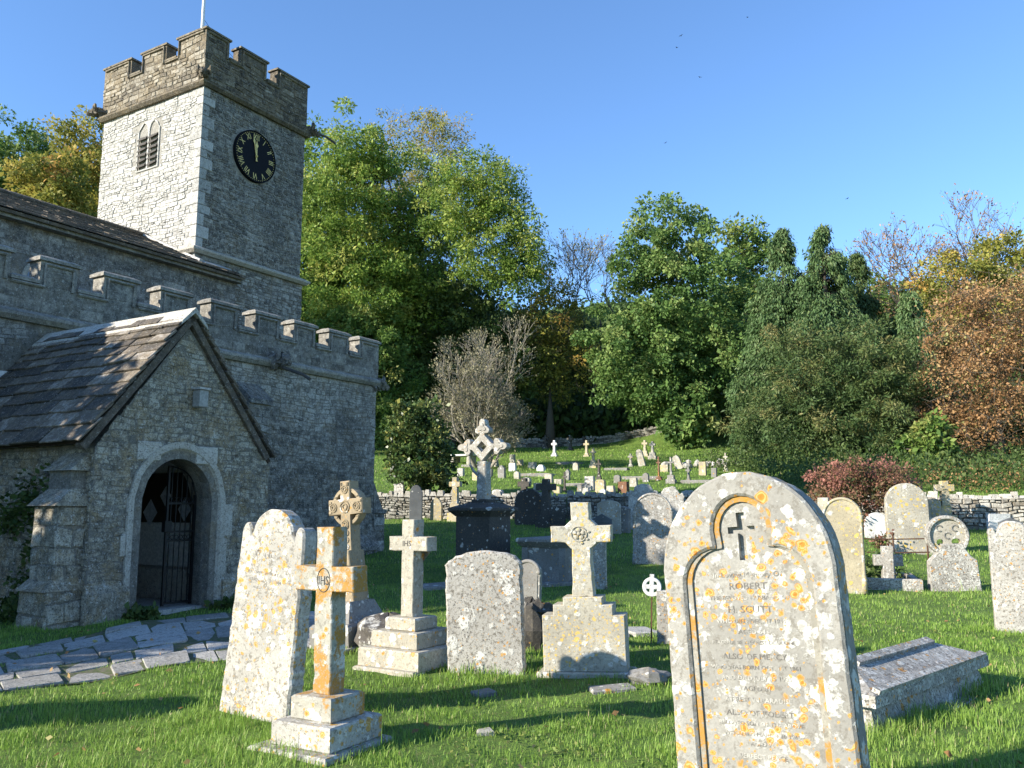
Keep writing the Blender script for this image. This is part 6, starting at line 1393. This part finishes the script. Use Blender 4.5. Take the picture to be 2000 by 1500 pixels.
b = hill(945, 45); bare_tree('bare_shrub', 'large leafless grey shrub behind the trefoil cross', b, 5.9, .78, 175, 'barkpale', 6, .08, 19000, 'lf_twig', 'shrub', None, 9, .24, .12)
b = hill(1168, 72); bare_tree('bare_tree', 'bare twiggy tree against the sky left of the round green tree', b, (zat(465, 72) - b.z) * .86, .85, 72, 'bark', 7, .15, 1800, 'lf_yel', 'tree', 'bare trees on the skyline', 1, .12, .2)
b = hill(1850, 66); bare_tree('bare_tree', 'nearly leafless purplish tree top above the russet tree', b, (zat(430, 66) - b.z) * .85, .9, 73, 'bark', 7, .17, 4000, 'lf_rus', 'tree', 'bare trees on the skyline', 1, .16, .2)
b = hill(1975, 62); bare_tree('bare_tree', 'nearly leafless tree top at the right edge of the sky', b, (zat(445, 62) - b.z) * .85, .85, 74, 'bark', 7, .16, 4000, 'lf_rus', 'tree', 'bare trees on the skyline', 1, .16, .2)
# shrubs
b = hill(822, 31.5); b.y = 31.3; b.z = hz(b.x, 31.3)
tree('ivy_shrub', 'tall glossy ivy-leaved shrub with yellowing top against the retaining wall', b, [(0, 0, 2.3, 1.05, .9, 1.25), (.1, -.1, 1.2, 1.15, .9, 1.1), (-.35, 0, 3.0, .65, .6, .6), (.5, 0, .9, .8, .7, .9)], 'lf_ivy', 190, 75, .30, .125, .7, .06, 81, 'shrub', 'shrubs along the walls', .15, 'barkpale', 34, 0, tonebias=.12)
b = Vector((10.05, 24.6, 0)); b.z = hz(b.x, b.y) - .05
tree('berry_bush', 'spreading bush reddened with berries behind the headstones on the right', b, [(0, 0, 1.1, 1.45, 1.1, .95), (-.55, 0, 1.5, .8, .8, .65), (.6, 0, 1.45, .8, .8, .6)], 'lf_red', 260, 80, .28, .075, .55, .06, 82, 'shrub', 'shrubs along the walls', .1, 'barkpale', 60, 0, tonebias=.10)
# creeper on the porch wall and plants along the footings
def patch_leaves(name, label, cat, pts, n, size_, mat, seed, spread=.12, out=None, group=None, kind=None):
    g = np.random.default_rng(seed); pts = np.array(pts); I = g.integers(0, len(pts), n); P = pts[I] + g.normal(0, spread, (n, 3)) * np.array([1, 1, .9]); c = pts.mean(axis=0)
    A = g.normal(size=(n, 3)) * .7 + (np.array(out) if out is not None else np.array([0, 0, .5])); o = link(name, leaves_mesh(name, P - c, A, size_ * g.uniform(.6, 1.3, n), .7, g.uniform(0, .9, n), M[mat], seed)); o.location = c; return tag(o, label, cat, group, kind)
cr_pts = [W(PL - .06, 10.35 + .25 * math.sin(k * .7) + .35 * max(0, math.sin(k * .21)), .05 + k * .04) for k in range(44)] + [W(PL - .06, 10.9 + .04 * k, 1.25 + .1 * math.sin(k)) for k in range(14)] + [W(PL - .07, 10.4 + .05 * k, 1.45) for k in range(8)]
patch_leaves('creeper', 'dark leafy creeper climbing the shaded side wall of the porch', 'climbing plant', cr_pts, 1500, .075, 'lf_dark', 91, .09, (-.5, -.8, 0))
patch_leaves('footing_plant', 'dark weeds at the left jamb of the porch door', 'plant', [W(6.75 + .04 * k, 9.42, .05) for k in range(8)], 260, .09, 'lf_dark', 92, .05, (0, -.2, .8), 'plants along the church footing')
patch_leaves('footing_plant', 'low weeds at the right jamb of the porch door', 'plant', [W(8.05 + .06 * k, 9.42, .05) for k in range(8)], 260, .08, 'lf_dark', 93, .05, (0, -.2, .8), 'plants along the church footing')
patch_leaves('footing_plant', 'dark scrub at the foot of the porch side wall by the path', 'plant', [W(6.1, 10.3 + .1 * k, .08) for k in range(8)], 500, .08, 'lf_dark', 94, .10, (-.3, -.4, .8), 'plants along the church footing')
p = spot(1738, 1140); patch_leaves('grave_plant', 'dark evergreen plant overgrowing the kerbed grave', 'plant', [(p.x + .3 * math.cos(k), p.y + .8 + .5 * math.sin(k * 1.7), p.z + .15 + .12 * math.sin(k * 3)) for k in range(24)], 1100, .085, 'lf_dark', 95, .13, (0, -.2, .6))
p = spot(1712, 1085); patch_leaves('flower_plant', 'reddish flowering plant before the small white headstone', 'plant', [(p.x + .02 * k, p.y, p.z + .25 + .03 * (k % 4)) for k in range(12)], 260, .07, 'lf_red', 96, .10, (0, -.2, .8))
p = spot(1078, 1270); patch_leaves('ivy_sprig', 'small ivy sprig on the left of the rose cross base', 'climbing plant', [(p.x + .01 * math.sin(k), p.y - .1, p.z + .02 + .025 * k) for k in range(12)], 46, .05, 'lf_dark', 97, .018, (0, -1, 0))
# woodland floor and slope undergrowth
g = np.random.default_rng(5); n = 42000; ux = g.uniform(-45, 60, n); uy = np.where(g.uniform(size=n) < .45, g.uniform(67.3, 75, n), g.uniform(67.3, 118, n)); uz = terrain(ux, uy) + g.uniform(0, 2.2, n) ** 1.2
tag(link('undergrowth', leaves_mesh('undergrowth', np.stack([ux, uy, uz], -1), g.normal(size=(n, 3)) + np.array([0, 0, .6]), g.uniform(.4, .9, n), .6, g.uniform(0, .6, n), M['lf_dark'], 5)), 'dark undergrowth on the wooded slope', kind='stuff')

def scrub(name, label, x0, x1, y0, y1, n, hmax, size_, seed, mat='lf_dark'):
    g = np.random.default_rng(seed); ux = g.uniform(x0, x1, n); uy = g.uniform(y0, y1, n); ok = uy > wall_y(ux) + .9; ux, uy = ux[ok], uy[ok]; n = len(ux)
    hh = hmax * (.45 + .55 * np.abs(np.sin(ux * 1.3 + np.sin(uy * .9) * 2))); uz = terrain(ux, uy) + g.uniform(0, 1, n) * hh
    tag(link(name, leaves_mesh(name, np.stack([ux, uy, uz], -1), g.normal(size=(n, 3)) + np.array([0, 0, .8]), size_ * g.uniform(.5, 1.3, n), .5, g.uniform(0, .8, n), M[mat], seed)), label, kind='stuff')
scrub('bramble_undergrowth', 'dark brambles and scrub behind the right boundary wall', 9.5, 30, 27, 44, 34000, 1.1, .15, 301)
scrub('leaf_litter', 'dry straw stems and fallen russet leaves behind the right boundary wall', 12, 26, 26.5, 34, 4500, .7, .10, 302, 'lf_rus')
for k, (px, py, Y, lb) in enumerate([(1330, 70, 70, 'left one of two birds high in the sky'), (1322, 93, 72, 'lower one of two birds high in the sky'), (1460, 34, 80, 'bird nearest the top edge of the sky'), (1367, 151, 75, 'bird alone in the middle of the sky'), (1300, 279, 80, 'low bird above the gap in the trees'), (1655, 388, 70, 'bird just above the cypress tops')]):
    p = atY(px, py, Y); g = empty('bird', p, random.uniform(0, 6), (0, R(random.uniform(-20, 20))), lb, 'bird', 'birds in the sky'); g.scale = (.6, .6, .6)
    mb = MB(); mb.blob((0, 0, 0), (.05, .14, .045), k, 8, 6, .05); mb.build('body', M['iron'], g)
    for sx in (-1, 1): mb = MB(); mb.add([(0, .07, .01), (sx * .16, .08, .09), (sx * .34, -.02, .05), (sx * .16, -.05, .09), (0, -.06, .01), (0, .07, .0), (sx * .16, .08, .08), (sx * .34, -.02, .045), (sx * .16, -.05, .08), (0, -.06, 0)], [(0, 1, 3, 4), (1, 2, 3), (5, 9, 8, 6), (6, 8, 7), (0, 5, 6, 1), (1, 6, 7, 2), (2, 7, 8, 3), (3, 8, 9, 4)]); mb.build('wing', M['iron'], g)
# off to the left of the photo: trees throwing shade, and two headstones added and sized for their shadow bands
tree('shade_tree', 'low evergreen left of the churchyard path that shades the flagstones', (-14.5, 4.5, 0), [(0, 0, 3.3, 2.1, 2.1, 2.5), (0, 0, 1.6, 2.0, 2.1, 1.6)], 'lf_dark', 150, 110, .6, .3, .6, .25, 101, 'tree', 'trees left of the path', 0, limbs=12, twigs=False)
tree('shade_tree', 'broad evergreen beside the porch that shades its roof', (-14.5, 9.7, 0), [(0, 0, 3.9, 3.4, 3.5, 3.8), (0, 0, 2.0, 3.3, 3.5, 2.0)], 'lf_dark', 240, 120, .75, .3, .6, .25, 102, 'tree', 'trees left of the path', 0, limbs=12, twigs=False)
for (x, y, w_, h_, lb) in ((-6.3, 4.5, .85, 2.0, 'tall round-topped headstone added for its shadow left of the path, outside the photo'), (-5.2, 2.7, .7, 1.35, 'shorter round-topped headstone added for its shadow nearer the camera, outside the photo')):
    mb = MB(); mb.ext(prof('round', w_, h_), -.07, .07, .012); o = mb.build('headstone', M['L_round']); o.location = (x, y, hz(x, y) - .03); o.rotation_euler = (0, 0, CH); tag(o, lb, 'headstone', GR1)
# ================================================================ GRASS
a = NT('grass_blades'); c_ = a.ramp(a.attr(), [(0, (.09, .17, .022)), (.45, (.22, .36, .06)), (.8, (.33, .46, .11)), (.93, (.41, .47, .16)), (1, (.48, .42, .22))])
a.color(c_).rough(.5); tr = a.n('ShaderNodeBsdfTranslucent'); mx = a.n('ShaderNodeMixShader'); mx.inputs[0].default_value = .4; a.L(c_, tr.inputs[0]); a.L(a.bs.outputs[0], mx.inputs[1]); a.L(tr.outputs[0], mx.inputs[2]); a.L(mx.outputs[0], a.out.inputs[0]); M['grass'] = a.m
def inside(poly, x, y):
    res = np.zeros(len(x), bool); n = len(poly)
    for i in range(n):
        (x0, y0), (x1, y1) = poly[i], poly[(i + 1) % n]; c = ((y0 > y) != (y1 > y)) & (x < (x1 - x0) * (y - y0) / (y1 - y0 + 1e-12) + x0); res ^= c
    return res
BASES = [(-1.08, 5.24, .30), (-1.55, 5.8, .30), (-.85, 7.55, .42), (.1, 7.45, .34), (.62, 7.35, .40), (1.1, 3.85, .40), (2.76, 6.42, .55), (2.3, 5.9, .4), (3.2, 7.0, .4), (-1.6, 8.9, .4), (5.3, 13.8, .5), (7.3, 14.4, .5), (5.6, 9.8, .45)]
def grass_patch(name, y0, y1, dens, hgt, wd, seed, label, segs=2, xpad=.62, xr=None):
    g = np.random.default_rng(seed); area = (y1 - y0) * 2 * xpad * (y0 + y1) / 2; n = int(area * dens)
    y = np.sqrt(g.uniform(y0 ** 2, y1 ** 2, n)); x = g.uniform(-1, 1, n) * (xpad * y + .3)
    # tufts: pull part of the blades towards tuft centres
    tuft = np.sin(x * 7.3 + 2 * np.sin(y * 5.1)) * np.sin(y * 6.7 + 1.5 * np.sin(x * 4.3)); 
    keep = g.uniform(size=n) < .62 + .38 * tuft
    worn = ((x + .02) ** 2 / .30 + (y - 5.05) ** 2 / .16) < 1; keep &= ~(worn & (g.uniform(size=n) < .55))
    uu, vv = x * U.x + y * U.y, x * V.x + y * V.y
    keep &= ~((uu > 2) & (uu < 15.6) & (vv > 12.95)) & ~((uu > PL - .05) & (uu < PR + .05) & (vv > PF - .02) & (vv < 13.2))
    pp = A_near + A_far[::-1]; inp = inside(pp, x, y); onst = np.zeros(n, bool)
    for q in PATHQ: onst |= inside(q, x, y)
    keep &= ~onst; keep &= ~(inp & (g.uniform(size=n) < .1))
    x, y, tuft, inp = x[keep], y[keep], tuft[keep], inp[keep]; n = len(x); z = terrain(x, y) - .006
    patch = np.sin(x * 1.1 + .6 * np.sin(y * 1.9)) * np.sin(y * 1.3 + x * .4)
    h_ = hgt * g.uniform(.45, 1.25, n) * (1 + .35 * tuft) * (1 + .15 * patch); 
    for (bx_, by_, br_) in BASES:
        dd = np.hypot(x - bx_, y - by_); h_ *= 1 + .55 * np.clip(1 - np.abs(dd - br_) / .22, 0, 1) * g.uniform(.2, 1.6, n)
    long_ = g.uniform(size=n) < .018; h_[long_] *= g.uniform(1.5, 2.1, long_.sum()); h_[inp] *= .6
    th = g.uniform(0, 2 * math.pi, n); lean = g.uniform(.1, .75, n) * h_; dx, dy = np.cos(th) * lean, np.sin(th) * lean
    wdt = wd * g.uniform(.6, 1.3, n); bx, by = -np.sin(th) * wdt / 2, np.cos(th) * wdt / 2
    tone = np.clip(g.normal(.46, .17, n) + .12 * patch + .06 * tuft, 0, .95); tone[g.uniform(size=n) < .03] = 1.0
    B = np.stack([x, y, z], -1)
    if segs == 2:
        Vv = np.empty((n, 5, 3)); s_ = np.stack([bx, by, np.zeros(n)], -1); Vv[:, 0] = B - s_; Vv[:, 1] = B + s_
        m_ = B + np.stack([dx * .3, dy * .3, h_ * .6], -1); Vv[:, 2] = m_ + s_ * .8; Vv[:, 3] = m_ - s_ * .8; Vv[:, 4] = B + np.stack([dx, dy, h_ * (1 - .18 * lean / h_)], -1)
        k = np.arange(n)[:, None] * 5; T3_ = np.concatenate([k + np.array([[0, 1, 2]]), k + np.array([[0, 2, 3]]), k + np.array([[3, 2, 4]])]); nv = 5
    else:
        Vv = np.empty((n, 3, 3)); s_ = np.stack([bx, by, np.zeros(n)], -1); Vv[:, 0] = B - s_; Vv[:, 1] = B + s_; Vv[:, 2] = B + np.stack([dx, dy, h_], -1); T3_ = np.arange(n)[:, None] * 3 + np.array([[0, 1, 2]]); nv = 3
    me = poly_mesh(name, Vv.reshape(-1, 3), T3_, np.repeat(tone, nv), M['grass'], 3)
    return tag(link(name, me), label, kind='stuff')
grass_patch('grass', 2.6, 6.0, 6000, .047, .0042, 1, 'lush tufted grass in the foreground')
grass_patch('grass', 6.0, 10.5, 2600, .047, .006, 2, 'lush grass between the nearer graves')
grass_patch('grass', 10.5, 18, 850, .048, .010, 3, 'mown grass in the middle of the churchyard', 1)
grass_patch('grass', 18, 30, 230, .075, .018, 4, 'mown grass before the retaining wall', 1)
grass_patch('grass', 31, 72, 60, .10, .04, 5, 'rough grass on the upper slope', 1, .40)
g = np.random.default_rng(31); n = 380; ly = np.sqrt(g.uniform(3 ** 2, 15 ** 2, n)); lx = g.uniform(-.62, .62, n) * ly; A = g.normal(size=(n, 3)); A[:, 2] *= .25
tag(link('fallen_leaves', leaves_mesh('fallen_leaves', np.stack([lx, ly, terrain(lx, ly) + g.uniform(.015, .05, n)], -1), A, .05 * g.uniform(.5, 1.3, n), .65, g.uniform(0, 1, n), M['lf_rus'], 31)), 'scattered fallen autumn leaves in the grass', kind='stuff')
n = 1500; c_ = g.uniform(size=(60, 2)); cy = np.sqrt(c_[:, 1] * (11 ** 2 - 3.2 ** 2) + 3.2 ** 2); cx = (c_[:, 0] - .5) * 1.2 * cy; cx[:14] = g.normal(0, .35, 14); cy[:14] = g.normal(5.1, .3, 14); I = g.integers(0, 60, n); wx, wy = cx[I] + g.normal(0, .07, n), cy[I] + g.normal(0, .07, n); A = g.normal(size=(n, 3)); A[:, 2] = np.abs(A[:, 2]) * .6
uu, vv = wx * U.x + wy * U.y, wx * V.x + wy * V.y; ok = ~((uu > 2) & (vv > 9.4)) & ~inside(A_near + A_far[::-1], wx, wy)
tag(link('lawn_weeds', leaves_mesh('lawn_weeds', np.stack([wx, wy, terrain(wx, wy) + g.uniform(.005, .045, n)], -1)[ok], A[ok], (.030 * g.uniform(.5, 1.3, n))[ok], .62, g.uniform(.2, 1, n)[ok], M['lf_mid'], 32)), 'broad-leaved weeds scattered through the lawn', kind='stuff')
for o in COL.objects:
    if o.get('group') == '': del o['group']
